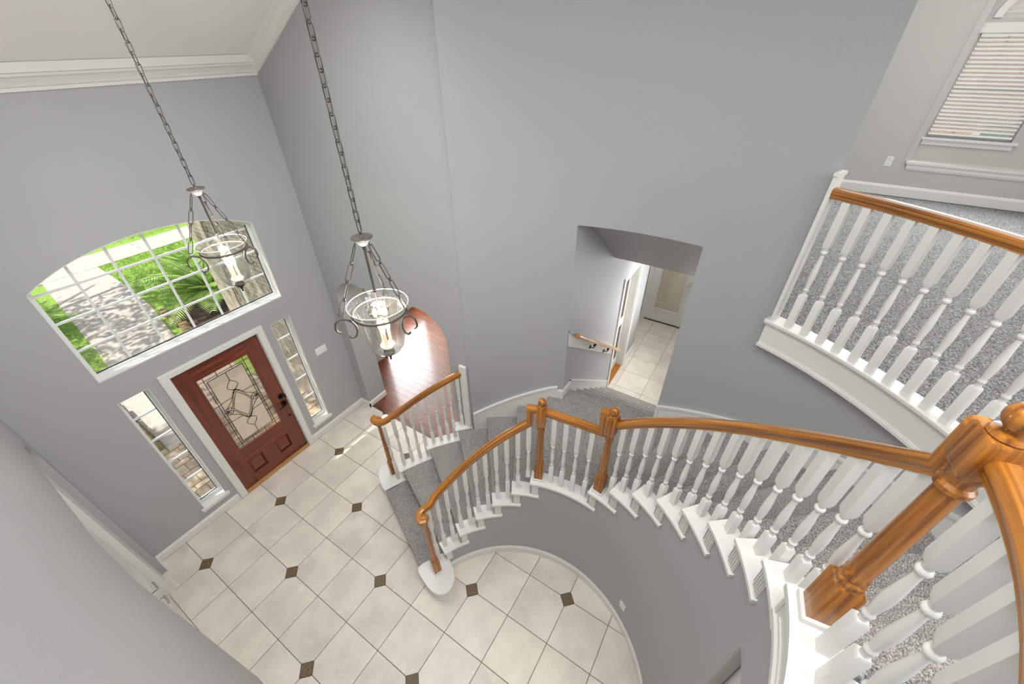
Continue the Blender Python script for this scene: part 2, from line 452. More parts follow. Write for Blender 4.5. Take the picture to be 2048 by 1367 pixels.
# --- front wall (y = 0 .. 0.14) with door, sidelights and arched transom
TX = 0.908
def arc_z(x):                   # segmental arch of the transom opening
    t = x/TX; return 3.215 + 0.213*(1 - t*t*(0.75+0.25*t*t))
mb = MB()
def fcol(x0, x1, spans):
    for z0, z1 in spans:
        if z1 - z0 > 0.001: mb.box(x0, x1, 0, 0.14, z0, z1)
TOP = 4.70
DX0, DX1, DZ = -0.478, 0.478, 2.03
SL0, SL1, SR0, SR1, SZ0, SZ1 = -0.905, -0.645, 0.655, 0.905, 0.24, 2.03
TZ = 2.30
fcol(-1.7, -TX, [(-0.2, TOP)]); fcol(TX, 1.7, [(-0.2, TOP)])
fcol(-TX, SL0, [(-0.2, TZ)]); fcol(SL0, SL1, [(-0.2, SZ0), (SZ1, TZ)]); fcol(SL1, DX0, [(-0.2, TZ)])
fcol(DX0, DX1, [(-0.2, -0.02), (DZ, TZ)])
fcol(DX1, SR0, [(-0.2, TZ)]); fcol(SR0, SR1, [(-0.2, SZ0), (SZ1, TZ)]); fcol(SR1, TX, [(-0.2, TZ)])
N = 24
for i in range(N):
    x0 = -TX+2*TX*i/N; x1 = -TX+2*TX*(i+1)/N
    mb.loft([[(x, 0, arc_z(x)), (x, 0.14, arc_z(x)), (x, 0.14, TOP), (x, 0, TOP)] for x in (x0, x1)])
mb.build('wall_front', 'wall', label='gray front wall around the red-brown entry door', kind='structure')

# --- right wall with soft arched opening to the dining room
AY0, AY1 = -0.19, -2.06
def arch_top(y):
    d = min(abs(y-AY0), abs(y-AY1)); w = 0.34
    base = 2.36
    if d < w: return base - 0.05*(1-d/w) - 0.30*(1-sqrt(max(0, 1-(1-d/w)**2)))
    return base
def arched_wall(name, x0, x1, yend, label):
    mb = MB()
    def colm(ya, yb, f0):
        n = [[(x0, y, f0(y)), (x1, y, f0(y)), (x1, y, ceil_z(y)+.05), (x0, y, ceil_z(y)+.05)] for y in (ya, yb)]
        mb.loft(n)
    colm(0.0, AY0, lambda y: -0.2)
    n = 36
    ys = [AY0 + (AY1-AY0)*(0.5-0.5*cos(pi*i/n)) for i in range(n+1)]
    for a, b in zip(ys, ys[1:]): colm(a, b, arch_top)
    ysb = [AY1, -3.1, yend] if yend < -3.2 else [AY1, yend]
    for a, b in zip(ysb, ysb[1:]): colm(a, b, lambda y: -0.2)
    return mb.build(name, 'wall', label=label, kind='structure')
arched_wall('wall_right', XR, XR+0.335, -2.36, 'gray right wall with a soft arched opening to the dining room')
arched_wall('wall_left', XL-0.335, XL, -9.2, 'gray left wall with an arched double door recess near the camera')

# --- curved outer stair wall
OPA, OPB, OPZ0, OPZ1 = 16.7, -7.9, 1.372, 3.465
mb = MB()
mb.sector(ROUT, ROUT+0.13, 42.6, OPA, -0.1, ZC, 40)
mb.sector(ROUT, ROUT+0.13, OPA, OPB, OPZ1, ZC, 40)
mb.sector(ROUT, ROUT+0.02, OPA, OPB, -0.1, OPZ0-0.06, 10)
ia = [P(ROUT, OPB+(-23.3-OPB)*i/24) for i in range(25)]; oa = [P(2.53, OPB+(-22.15-OPB)*i/24) for i in range(25)]
mb.loft([[(a_.x, a_.y, -0.1), (b_.x, b_.y, -0.1), (b_.x, b_.y, ZC), (a_.x, a_.y, ZC)] for a_, b_ in zip(ia, oa)])
mb.sector(ROUT, ROUT+0.13, -23.3, -100, -0.1, ZF-0.22, 90)
for f in range(len(mb.sm)): mb.sm[f] = False
mb.build('wall_stair_outer', 'wall', label='tall curved gray wall following the outside of the stairs', kind='structure')

# --- curved inner wall under the stairs
def under(a):
    for k in range(15, 0, -1):
        if k in TIP and a <= TIP[k]: return zt(k)-0.045
    return 0.15
mb = MB()
ks = sorted([TIP[k] for k in TIP], reverse=True)
edges = [65.5]+[e for e in ks if e < 65.5]
for a0, a1 in zip(edges, edges[1:]):
    mb.sector(RIN, RIN+0.06, a0, a1, -0.05, under((a0+a1)/2), max(6, int(abs(a1-a0)/0.9)))
mb.sector(RIN, RIN+0.06, -79.2, -108, 2.49, ZF-0.2, 12)
mb.sector(RIN, RIN+0.06, -108, -186, -0.05, ZF-0.2, 26)
mb.build('wall_stair_inner', 'wall', label='curved gray wall below the inside of the stairs', kind='structure')

# --- ceiling (sloping up from the front wall) + crown
mb = MB()
mb.loft([[(XL-0.4, y, ceil_z(y)), (6.3, y, ceil_z(y)), (6.3, y, ceil_z(y)+0.1), (XL-0.4, y, ceil_z(y)+0.1)] for y in (0.14, 0.0, -1.5, -3.127, -9.3)])
mb.build('ceiling', 'ceiling', label='white vaulted ceiling sloping up from the front wall', kind='structure')
crown = [(0, 0), (0.014, 0), (0.016, 0.022), (0.03, 0.03), (0.042, 0.05), (0.066, 0.078), (0.086, 0.09), (0.092, 0.104), (0.108, 0.112), (0.11, 0.17), (0, 0.17)]
mb = MB()
mb.loft([[(x, -d, 4.515+h) for d, h in crown] for x in (XL, XR)])
mb.build('trim_1', 'white', label='white crown moulding along the top of the front wall', kind='structure')
for nm, xw, sg, lb in (('trim_2', XR, -1, 'white crown moulding raking up the right wall'), ('trim_3', XL, 1, 'white crown moulding raking up the left wall')):
    mb = MB()
    mb.loft([[(xw+sg*d, y, 4.515+h-0.55*y) for d, h in crown] for y in (0.0, -2.36)])
    mb.build(nm, 'white', label=lb, kind='structure')

# --- remaining shell: rear walls, gallery walls (seen or closing the light in)
MB().box(5.85, 5.99, -5.90, -2.6, 2.6, ZC).box(5.85, 5.99, -9.2, -6.86-0.6, 2.6, ZC).box(5.85, 5.99, -7.46, -5.90, 2.6, 3.49).build('wall_gallery', 'wall_light', label='pale greige gallery wall holding the blind-covered window', kind='structure')
MB().box(2.02, 5.99, -2.75, -2.6, 2.9, ZC).build('wall_gallery_north', 'wall_light', label='pale gallery end wall', kind='structure')
MB().box(XL-0.4, 6.1, -9.34, -9.2, -0.1, ZC).build('wall_back', 'wall_light', label='pale wall behind the camera', kind='structure')

# --- upper floor slab with carpet
def rmax(a):
    d = (cos(radians(a)), sin(radians(a))); t = 9e9
    if d[0] > 1e-6: t = min(t, (5.85-CX)/d[0])
    if d[0] < -1e-6: t = min(t, (XL-CX)/d[0])
    if d[1] < -1e-6: t = min(t, (-9.2-CY)/d[1])
    if d[1] > 1e-6: t = min(t, (-2.7-CY)/d[1])
    return t
mb = MB()
mb.sector(ROUT+0.04, rmax, -23.2, -79.2, ZF-0.2, ZF-0.006, 50)
q = P(ROUT+0.04, -23.2); q2 = P(rmax(-23.2), -23.2)
mb.prism([(q.x, q.y), (q2.x, q2.y), (5.85, -4.62), (2.2, -4.62)], ZF-0.2, ZF-0.006)
mb.sector(1.33, rmax, -81.2, -184, ZF-0.2, ZF-0.006, 60)
mb.build('floor_gallery', 'carpet_up', label='pale gray carpet of the upstairs gallery', kind='structure')

# ================================================================== FOYER FLOOR TILES
T = 0.464; TB = 0.9873*T
def tx(i): return (i-0.66)*T
def ty(j): return (-j*TB - 1.048*T)
floor = MB().box(XL-0.4, XR+0.06, -5.3, 0.02, -0.08, -0.004).build('floor', 'grout', label='foyer floor of beige stone tiles with small dark diamond inserts', kind='structure')
G = 0.0028; DG = 0.080
def dot(i, j): return (i % 2 == 0 and j % 4 == 0) or (i % 2 == 1 and j % 4 == 2)
def clip_poly(poly, f):
    out = []
    for i in range(len(poly)):
        a, b = poly[i], poly[(i+1) % len(poly)]; fa, fb = f(a), f(b)
        if fa >= 0: out.append(a)
        if (fa >= 0) != (fb >= 0):
            t = fa/(fa-fb); out.append((a[0]+(b[0]-a[0])*t, a[1]+(b[1]-a[1])*t))
    return out
tile_cache = {}
def chamfer_prism(poly, z0, z1, c=0.003):
    cx = sum(p[0] for p in poly)/len(poly); cy = sum(p[1] for p in poly)/len(poly)
    ins = [(cx+(p[0]-cx)*(1-c/0.2), cy+(p[1]-cy)*(1-c/0.2)) for p in poly]
    m = MB(); m.loft([[(p[0], p[1], z0) for p in poly], [(p[0], p[1], z1-c*0.6) for p in poly], [(p[0], p[1], z1) for p in ins]])
    return m
for j in range(-3, 11):
    for i in range(-5, 6):
        x0, x1 = tx(i)+G, tx(i+1)-G; y1, y0 = ty(j)-G, ty(j+1)+G
        if x1 < XL-0.3 or x0 > 1.56 or y0 > 0 or y1 < -5.25: continue
        if (i, j) in []: continue
        cl = [c for c, (a, b) in enumerate(((i, j), (i+1, j), (i+1, j+1), (i, j+1))) if dot(a, b)]
        poly = [(x0, y1), (x1, y1), (x1, y0), (x0, y0)]   # (i,j) is the far-left corner
        new = []
        for c in range(4):
            p = poly[c]
            if c in cl:
                q0 = poly[(c-1) % 4]; q1 = poly[(c+1) % 4]
                for q in (q0, q1):
                    L = sqrt((q[0]-p[0])**2+(q[1]-p[1])**2); new.append((p[0]+(q[0]-p[0])*DG/L, p[1]+(q[1]-p[1])*DG/L))
            else: new.append(p)
        poly = new[::-1]
        for f in ((lambda p: p[0]-(XL-0.11)), (lambda p: 1.535-p[0]), (lambda p: -0.004-p[1])): poly = clip_poly(poly, f)
        if len(poly) < 3: continue
        cx = sum(p[0] for p in poly)/len(poly); cy = sum(p[1] for p in poly)/len(poly)
        rr = sqrt((cx-CX)**2+(cy-CY)**2); aa = math.degrees(atan2(cy-CY, cx-CX))
        if 1.62 < rr < 2.15 and -80 < aa < 62: continue          # wholly under the stairs
        chamfer_prism(poly, -0.006, 0.0).build('floor_tile', 'tile', floor, at=(cx, cy, 0))
ins = None
for j in range(-2, 11):
    for i in range(-5, 6):
        if not dot(i, j): continue
        x, y = tx(i), ty(j)
        if x < XL-0.1 or x > 1.5 or y > -0.05 or y < -5.2: continue
        rr = sqrt((x-CX)**2+(y-CY)**2); aa = math.degrees(atan2(y-CY, x-CX))
        if 1.3 < rr < 2.4 and -80 < aa < 66: continue
        if ins is None:
            h = DG-0.006
            ins = chamfer_prism([(h, 0), (0, h), (-h, 0), (0, -h)], -0.006, 0.0005, 0.002).mesh('tile_insert', 'insert')
        piece('tile_insert', ins, floor, (x, y, 0))

# --- dining room floor of cherry planks, walls, light
dfl = MB().box(1.50, 4.6, -2.6, 1.45, -0.08, -0.004).build('floor_dining', 'dark', label='dark cherry plank floor of the dining room beyond the arch', kind='structure')
pw = 0.118; x = 1.60
while x < 4.5:
    y = -2.55 - random.random()*0.8
    while y < 1.42:
        L = random.uniform(0.9, 1.5); ya, yb = max(y, -2.55), min(y+L, 1.42)
        if yb-ya > 0.05:
            MB().box(x+0.001, x+pw-0.001, ya+0.001, yb-0.001, -0.01, 0.002+random.random()*0.0012).build('floor_plank', 'cherry', dfl, at=(x+pw/2, (ya+yb)/2, 0))
        y += L
    x += pw
MB().box(1.505, 1.598, AY1+0.002, AY0-0.002, -0.01, 0.006).build('threshold_plank', 'cherry', dfl, at=(1.55, -1.1, 0))
MB().box(4.5, 4.62, -2.6, 1.5, -0.1, 0.9).box(4.5, 4.62, -2.6, -0.9, 0.9, 2.3).box(4.5, 4.62, 0.9, 1.5, 0.9, 2.3).box(4.5, 4.62, -2.6, 1.5, 2.3, 2.75).build('wall_dining', 'wall_beige', label='far dining room wall with a wide window', kind='structure')
MB().box(1.83, 2.27, 0.62, 0.74, -0.1, 2.75).box(2.19, 3.1, 1.38, 1.5, -0.1, 2.75).box(2.19, 2.27, 0.74, 1.38, -0.1, 2.75).box(4.4, 4.62, 1.38, 1.5, -0.1, 2.75).box(3.1, 4.4, 1.38, 1.5, -0.1, 0.9).box(3.1, 4.4, 1.38, 1.5, 2.45, 2.75).build('wall_dining_front', 'wall_light', label='pale front wall of the dining room', kind='structure')
MB().box(1.83, 4.62, -2.75, -2.62, -0.1, 2.75).build('wall_dining_rear', 'wall_light', label='rear dining room wall', kind='structure')
MB().box(1.83, 4.62, -2.75, 1.5, 2.70, 2.8).build('ceiling_dining', 'ceiling', label='flat dining room ceiling', kind='structure')
wd = empty('window_6', (4.5, 0, 0.9), 'wide dining room window', None, None, 'structure')
fr = MB()
for ya in (-0.9, -0.32, 0.26, 0.84): fr.box(4.52, 4.58, ya, ya+0.06, 0.9, 2.3)
fr.box(4.52, 4.58, -0.9, 0.9, 0.9, 0.95).box(4.52, 4.58, -0.9, 0.9, 2.25, 2.3)
fr.build('window_frame', 'vinyl', wd)
MB().box(4.545, 4.551, -0.9, 0.9, 0.92, 2.28).build('pane', 'glass', wd)

MB().box(2.262, 2.312, 0.585, 0.64, 0.0, 2.2).build('trim_4', 'white', label='white vertical casing beside the dining room drape', kind='structure')
w5 = empty('window_5', (3.75, 1.4, 0.9), 'front window of the dining room', None, None, 'structure')
fr = MB()
for xa in (3.1, 3.72, 4.34): fr.box(xa, xa+0.06, 1.40, 1.46, 0.9, 2.45)
fr.box(3.1, 4.4, 1.40, 1.46, 0.9, 0.95).box(3.1, 4.4, 1.40, 1.46, 2.40, 2.45).box(3.1, 4.4, 1.40, 1.46, 1.65, 1.69)
fr.build('window_frame', 'vinyl', w5)
MB().box(3.12, 4.38, 1.428, 1.434, 0.92, 2.43).build('pane', 'glass', w5)

# --- baseboards
def base_prof(h=0.105, t=0.016): return [(0, 0), (t, 0), (t, h-0.028), (t*0.7, h-0.018), (t*0.45, h-0.006), (0.003, h), (0, h)]
def straight_base(name, p0, p1, nx, ny, label, h=0.105, z=0.0):
    MB().loft([[(p[0]+nx*d, p[1]+ny*d, z+u) for d, u in base_prof(h)] for p in (p0, p1)]).build(name, 'white', label=label, kind='structure')
straight_base('baseboard_front_left', (XL, 0), (-0.555, 0), 0, -1, 'white baseboard left of the entry door')
straight_base('baseboard_front_right', (0.555, 0), (XR, 0), 0, -1, 'white baseboard right of the entry door')
straight_base('baseboard_right', (XR, 0), (XR, AY0-0.016), -1, 0, 'short white baseboard beside the dining arch')
straight_base('baseboard_arch', (XR-0.016, AY0), (XR+0.335, AY0), 0, -1, 'white baseboard inside the dining arch jamb')
straight_base('baseboard_left', (XL, 0), (XL, AY0-0.016), 1, 0, 'short white baseboard left of the front wall')
straight_base('baseboard_left_near', (XL, AY1+0.016), (XL, -4.2), 1, 0, 'white baseboard at the near end of the left wall')
def curved_base(name, r, sg, a0, a1, label, h=0.115, z=0.0, zf=None):
    n = max(2, int(abs(a1-a0)/1.5)); rings = []
    for i in range(n+1):
        a = a0+(a1-a0)*i/n
        rings.append([P(r+sg*d, a, z+u) for d, u in base_prof(h)])
    MB().loft(rings).build(name, 'white', label=label, kind='structure')
curved_base('baseboard_stair_inner', RIN, -1, 65.5, -79.2, 'white baseboard curving around the tile below the stairs')
curved_base('baseboard_stair_landing', ROUT, -1, 18.2, OPA, 'short white baseboard at the landing beside the rear opening', 0.125, 1.372)
straight_base('baseboard_gallery', (5.85, -2.8), (5.85, -9.2), -1, 0, 'white baseboard below the gallery window wall', 0.125, ZF)

# ================================================================== ENTRY DOOR (door_1)
door = empty('door_1', (0, 0, 0), 'mahogany entry door with leaded glass lite', None, None, 'structure')
def framed(mb, x0, x1, z0, z1, w, y0, y1):   # rectangular frame in the x-z plane
    mb.box(x0, x0+w, y0, y1, z0, z1).box(x1-w, x1, y0, y1, z0, z1).box(x0+w, x1-w, y0, y1, z0, z0+w).box(x0+w, x1-w, y0, y1, z1-w, z1)
    return mb
YD0, YD1 = 0.028, 0.072
GX0, GX1, GZ0, GZ1 = -0.288, 0.302, 0.64, 1.828
for nm, bx, mt in (('stile', (-0.457, GX0, 0.01, 2.015), 'mahogany'), ('stile', (GX1, 0.470, 0.01, 2.015), 'mahogany'),
                   ('top_rail', (GX0, GX1, GZ1, 2.015), 'mahogany_x'), ('lock_rail', (GX0, GX1, 0.43, GZ0), 'mahogany_x'),
                   ('bottom_rail', (GX0, GX1, 0.01, 0.165), 'mahogany_x'), ('mullion', (-0.065, 0.09, 0.165, 0.43), 'mahogany')):
    MB().box(bx[0], bx[1], YD0, YD1, bx[2], bx[3]).build(nm, mt, door)
for x0, x1 in ((GX0, -0.065), (0.09, GX1)):
    m = MB().box(x0, x1, YD0+0.022, YD1, 0.165, 0.43)
    m.loft([[(x0+d, YD0+0.022-h, z) for d, z in ((0, 0),)] for h in (0,)] if False else [[(x0+d, YD0+0.022-h, 0.165+d), (x1-d, YD0+0.022-h, 0.165+d), (x1-d, YD0+0.022-h, 0.43-d), (x0+d, YD0+0.022-h, 0.43-d)] for d, h in ((0.018, 0), (0.045, 0.014))])
    m.build('raised_panel', 'mahogany_x', door)
    f = MB()
    framed(f, x0, x1, 0.165, 0.43, 0.016, YD0-0.003, YD0+0.012).build('panel_moulding', 'mahogany_x', door)
framed(MB(), GX0-0.006, GX1+0.006, GZ0-0.006, GZ1+0.006, 0.018, YD0-0.004, YD0+0.01).build('lite_moulding', 'mahogany', door)
lite = MB().box(GX0+.01, GX1-.01, YD0+0.018, YD0+0.026, GZ0+.01, GZ1-.01)
lite = MB()
bw = 0.070; bw2 = 0.096
lite.box(GX0+bw2, GX1-bw2, YD0+0.018, YD0+0.024, GZ0+bw2, GZ1-bw2)
lite = lite.build('textured_glass', 'lite', door, label='textured leaded glass field of the entry door')
bv = MB()
framed(bv, GX0+.01, GX1-.01, GZ0+.01, GZ1-.01, bw-0.01, YD0+0.018, YD0+0.024); bv.build('clear_border_glass', 'bevel', door)
bv = MB()
framed(bv, GX0+bw, GX1-bw, GZ0+bw, GZ1-bw, bw2-bw, YD0+0.018, YD0+0.024); bv.build('narrow_border_glass', 'bevel', door)
# lead came: borders, ties and the interlaced diamond
cxm, czm = (GX0+GX1)/2, (GZ0+GZ1)/2
came = MB(); yl = YD0+0.014; cr_ = 0.0032
def line(pts, closed=False, r=cr_): came.tube([(x, yl, z) for x, z in pts], r, 6, closed)
for w in (bw, bw2):
    line([(GX0+w, GZ0+w), (GX0+w, GZ1-w)]); line([(GX1-w, GZ0+w), (GX1-w, GZ1-w)])
    line([(GX0+w, GZ0+w), (GX1-w, GZ0+w)]); line([(GX0+w, GZ1-w), (GX1-w, GZ1-w)])
for sx in (0, 1):
    xa = GX0 if sx == 0 else GX1; d = 1 if sx == 0 else -1
    for z in (GZ0+bw, GZ1-bw): line([(xa+d*0.01, z), (xa+d*bw, z)])
    for t in (0.25, 0.38, 0.62, 0.75): line([(xa+d*(0.01 if t in (0.38, 0.62, 0.25) else bw), GZ0+t*(GZ1-GZ0)), (xa+d*bw2, GZ0+t*(GZ1-GZ0))])
for sz in (0, 1):
    za = GZ0 if sz == 0 else GZ1; d = 1 if sz == 0 else -1
    for x in (GX0+bw, GX1-bw): line([(x, za+d*0.01), (x, za+d*bw)])
    for t in (0.36, 0.64): line([(GX0+t*(GX1-GX0), za+d*0.01), (GX0+t*(GX1-GX0), za+d*bw2)])
for sx in (-1, 1):
    for sz in (-1, 1): line([(cxm+sx*0.199, czm+sz*0.15), (cxm+sx*0.06, czm+sz*0.155)])
for sz in (-1, 1):
    line([(cxm, czm+sz*0.498), (cxm, czm+sz*0.38)])
def curve(ctrl, n=10):         # Catmull-Rom through control points
    out = []
    c = [ctrl[0]]+list(ctrl)+[ctrl[-1]]
    for i in range(1, len(c)-2):
        for k in range(n):
            t = k/n; p0, p1, p2, p3 = c[i-1], c[i], c[i+1], c[i+2]
            out.append(tuple(0.5*((2*p1[q])+(-p0[q]+p2[q])*t+(2*p0[q]-5*p1[q]+4*p2[q]-p3[q])*t*t+(-p0[q]+3*p1[q]-3*p2[q]+p3[q])*t**3) for q in range(len(p1))))
    out.append(tuple(ctrl[-1])); return out
bands = []
for sx in (-1, 1):
    for sz in (-1, 1):
        outer = [(0, 0.38), (0.055, 0.31), (0.05, 0.27), (-0.01, 0.215), (-0.045, 0.19)]
        line(curve([(cxm+sx*a, czm+sz*b) for a, b in outer]))
        line(curve([(cxm+sx*a, czm+sz*b) for a, b in [(0.0, 0.23), (0.055, 0.15), (0.10, 0.05), (0.15, 0.0), (0.185, 0.02)]]))
        line(curve([(cxm+sx*a, czm+sz*b) for a, b in [(-0.03, 0.25), (0.03, 0.21), (0.085, 0.12), (0.155, 0.055), (0.185, 0.0)]]))
        line(curve([(cxm+sx*a, czm+sz*b) for a, b in [(0.0, 0.20), (0.06, 0.10), (0.125, -0.03), (0.175, -0.05), (0.19, -0.02), (0.15, 0.03)]]))
    line([(cxm+sx*0.165, czm), (cxm+sx*0.215, czm)])
came.build('lead_came', 'came', door)
# casing, threshold, hinges, handle set
cs = MB()
for x0, x1 in ((-0.548, DX0+0.012), (DX1-0.004, 0.552)):
    cs.box(x0, x1, -0.018, 0.03, 0.0, 2.09).box(x0+0.012, x1-0.012, -0.024, -0.018, 0.0, 2.08)
cs.box(DX0+0.012, DX1-0.004, -0.018, 0.03, 2.02, 2.09).box(DX0+0.012, DX1-0.004, -0.024, -0.018, 2.03, 2.08)
cs.build('door_casing', 'white', door)
jm = MB().box(-0.47, -0.459, 0.0, 0.14, 0, 2.03).box(0.472, 0.478, 0.0, 0.14, 0, 2.03).box(-0.478, 0.478, 0.0, 0.14, 2.017, 2.03)
jm.build('door_jamb', 'white', door)
MB().box(-0.46, 0.47, -0.03, 0.10, -0.004, 0.012).build('threshold', 'threshold', door)
MB().box(-0.455, 0.468, 0.03, 0.07, 0.012, 0.022).build('sweep', 'slot', door)
for z in (1.72, 1.05, 0.28):
    m = MB(); m.tube([(-0.459, 0.024, z-0.045), (-0.459, 0.024, z+0.045)], 0.006, 8); m.box(-0.468, -0.452, 0.026, 0.030, z-0.045, z+0.045); m.build('hinge', 'brass', door)
m = MB().box(0.385, 0.452, YD0-0.014, YD0, 0.985, 1.05); m.tube([(0.418, YD0-0.014, 1.017), (0.418, YD0-0.034, 1.017)], 0.016, 12); m.box(0.412, 0.424, YD0-0.05, YD0-0.03, 1.0, 1.034)
bevel(m.build('deadbolt', 'bronze', door), 0.003)
m = MB().box(0.385, 0.452, YD0-0.014, YD0, 0.855, 0.925); m.tube([(0.418, YD0-0.014, 0.89), (0.418, YD0-0.05, 0.89)], 0.013, 10); m.tube([(0.425, YD0-0.052, 0.89), (0.36, YD0-0.055, 0.885), (0.315, YD0-0.05, 0.878)], [0.01, 0.009, 0.007], 8)
m.build('lever_handle', 'bronze', door)
m = MB(); m.tube([(0.42, YD0, 0.66), (0.42, YD0-0.006, 0.66)], 0.014, 12); m.build('door_viewer', 'bronze', door)
MB().box(0.463, 0.474, 0.01, 0.03, 0.965, 1.02).build('strike', 'bronze', door)

# ================================================================== ARCHED TRANSOM (window_1)
YG = 0.100
w1 = empty('window_1', (0, 0.07, TZ), 'wide arched window above the entry door', None, None, 'structure')
def arcw(x, inset): return arc_z(x) - inset
gz0, gx = 2.345, 0.872
def arc_band(mb, y0, y1, d0, d1, xa=-TX, xb=TX, n=24):
    for i in range(n):
        x0 = xa+(xb-xa)*i/n; x1 = xa+(xb-xa)*(i+1)/n
        mb.loft([[(x, y0, arc_z(x)-d1), (x, y1, arc_z(x)-d1), (x, y1, arc_z(x)-d0), (x, y0, arc_z(x)-d0)] for x in (x0, x1)])
ln = MB().box(-TX, -TX+0.006, 0.0, 0.14, TZ, 3.215).box(TX-0.006, TX, 0.0, 0.14, TZ, 3.215)
arc_band(ln, 0.0, 0.14, 0.0, 0.006); ln.build('jamb_liner', 'white', w1)
fr = MB().box(-TX+0.006, -gx, 0.08, 0.125, TZ, 3.20).box(gx, TX-0.006, 0.08, 0.125, TZ, 3.20)
fr.box(-gx, gx, 0.08, 0.125, TZ+.004, gz0)
arc_band(fr, 0.08, 0.125, 0.005, 0.024); fr.build('window_frame', 'vinyl', w1)
gk = MB().box(-gx, gx, 0.092, 0.099, gz0, gz0+0.012).box(gx-0.010, gx, 0.092, 0.099, gz0, 3.19); gk.build('gasket', 'slot', w1)
sl = MB().box(-TX+0.006, TX-0.006, -0.004, 0.08, TZ+0.001, TZ+0.016); sl.build('window_sill', 'white', w1)
for x in (-0.592, -0.300, -0.006, 0.285, 0.576):
    MB().box(x-0.009, x+0.009, 0.095, 0.115, gz0, arc_z(x)-0.02).build('muntin', 'vinyl', w1)
for z in (2.603, 2.885, 3.150):
    xe = gx
    MB().box(-xe, xe, 0.096, 0.114, z-0.009, z+0.009).build('muntin', 'vinyl', w1)
gp = MB(); n = 24
for i in range(n):
    x0 = -gx+2*gx*i/n; x1 = -gx+2*gx*(i+1)/n
    gp.add([(x0, 0.105, gz0), (x1, 0.105, gz0), (x1, 0.105, arc_z(x1)-0.02), (x0, 0.105, arc_z(x0)-0.02)], [(0, 1, 2, 3)])
gp.build('pane', 'glass', w1)

# ================================================================== SIDELIGHTS (window_2, window_3)
def sidelight(name, x0, x1, label):
    w = empty(name, ((x0+x1)/2, 0.07, SZ0), label, None, None, 'structure')
    MB().box(x0, x0+0.005, 0, 0.14, SZ0, SZ1).box(x1-0.005, x1, 0, 0.14, SZ0, SZ1).box(x0+.005, x1-.005, 0, 0.14, SZ1-0.005, SZ1).build('jamb_liner', 'white', w)
    a, b, z0, z1 = x0+0.028, x1-0.030, 0.31, 1.985
    framed(MB(), x0+.005, x1-.005, z0-0.024, SZ1-.005, 0.024, 0.08, 0.125).box(x0+.005, x1-.005, 0.08, 0.125, SZ0+.012, z0-0.024).build('window_frame', 'vinyl', w)
    MB().box(a, b, 0.092, 0.099, z0, z0+0.010).box(b-0.007, b, 0.092, 0.099, z0, z1).build('gasket', 'slot', w)
    for z in (0.685, 1.035, 1.39, 1.725): MB().box(a-0.005, b+0.005, 0.096, 0.114, z-0.010, z+0.010).build('muntin', 'vinyl', w)
    MB().box(x0+.005, x1-.005, 0.0, 0.085, SZ0+.001, SZ0+0.012).box(x0-0.032, x1+0.032, -0.032, 0.0, SZ0-0.012, SZ0+0.014).box(x0-0.024, x1+0.024, -0.018, 0.0, SZ0-0.045, SZ0-0.012).build('window_sill', 'white', w)
    MB().add([(a-.004, 0.105, z0), (b+.004, 0.105, z0), (b+.004, 0.105, z1), (a-.004, 0.105, z1)], [(0, 1, 2, 3)]).build('pane', 'glass', w)
sidelight('window_2', SL0, SL1, 'narrow sidelight left of the entry door')
sidelight('window_3', SR0, SR1, 'narrow sidelight right of the entry door')

# ================================================================== LEFT RECESS WITH DOUBLE DOOR (door_2)
d2 = empty('door_2', (XL-0.1, -1.2, 0), 'white double door set in the arched recess of the left wall', None, None, 'structure')
XP = -1.60
MB().box(XP-0.06, XL-0.055, AY0-0.30, AY0, 0, 2.34).build('door_casing', 'white', d2)
MB().box(XP-0.06, XP, AY1, AY0, 2.08, 2.36).box(XP-0.06, XP, AY1, AY1+0.12, 0, 2.08).build('door_frame', 'white', d2)
for y0, y1 in ((-1.255, AY0-0.306), (AY1+0.126, -1.262)):
    m = MB().box(XP-0.055, XP-0.018, y0, y1, 0.01, 2.075)
    for za, zb in ((0.2, 0.95), (1.1, 1.95)):
        m.loft([[(XP-0.018+h, y0+d, za+d), (XP-0.018+h, y1-d, za+d), (XP-0.018+h, y1-d, zb-d), (XP-0.018+h, y0+d, zb-d)] for d, h in ((0.10, 0), (0.13, 0.008))])
    leaf = m.build('door_leaf', 'white', d2)
for yy in (-1.205, -1.315):
    m = MB(); m.tube([(XP-0.018, yy, 0.99), (XP-0.008, yy, 0.99)], 0.027, 14); m.tube([(XP-0.008, yy, 0.99), (XP+0.04, yy, 0.99)], 0.011, 8)
    sg = 1 if yy > -1.26 else -1
    m.tube([(XP+0.04, yy, 0.99), (XP+0.044, yy+sg*0.05, 0.992), (XP+0.038, yy+sg*0.10, 0.985)], [0.010, 0.009, 0.007], 8)
    m.build('lever_handle', 'chrome', d2)

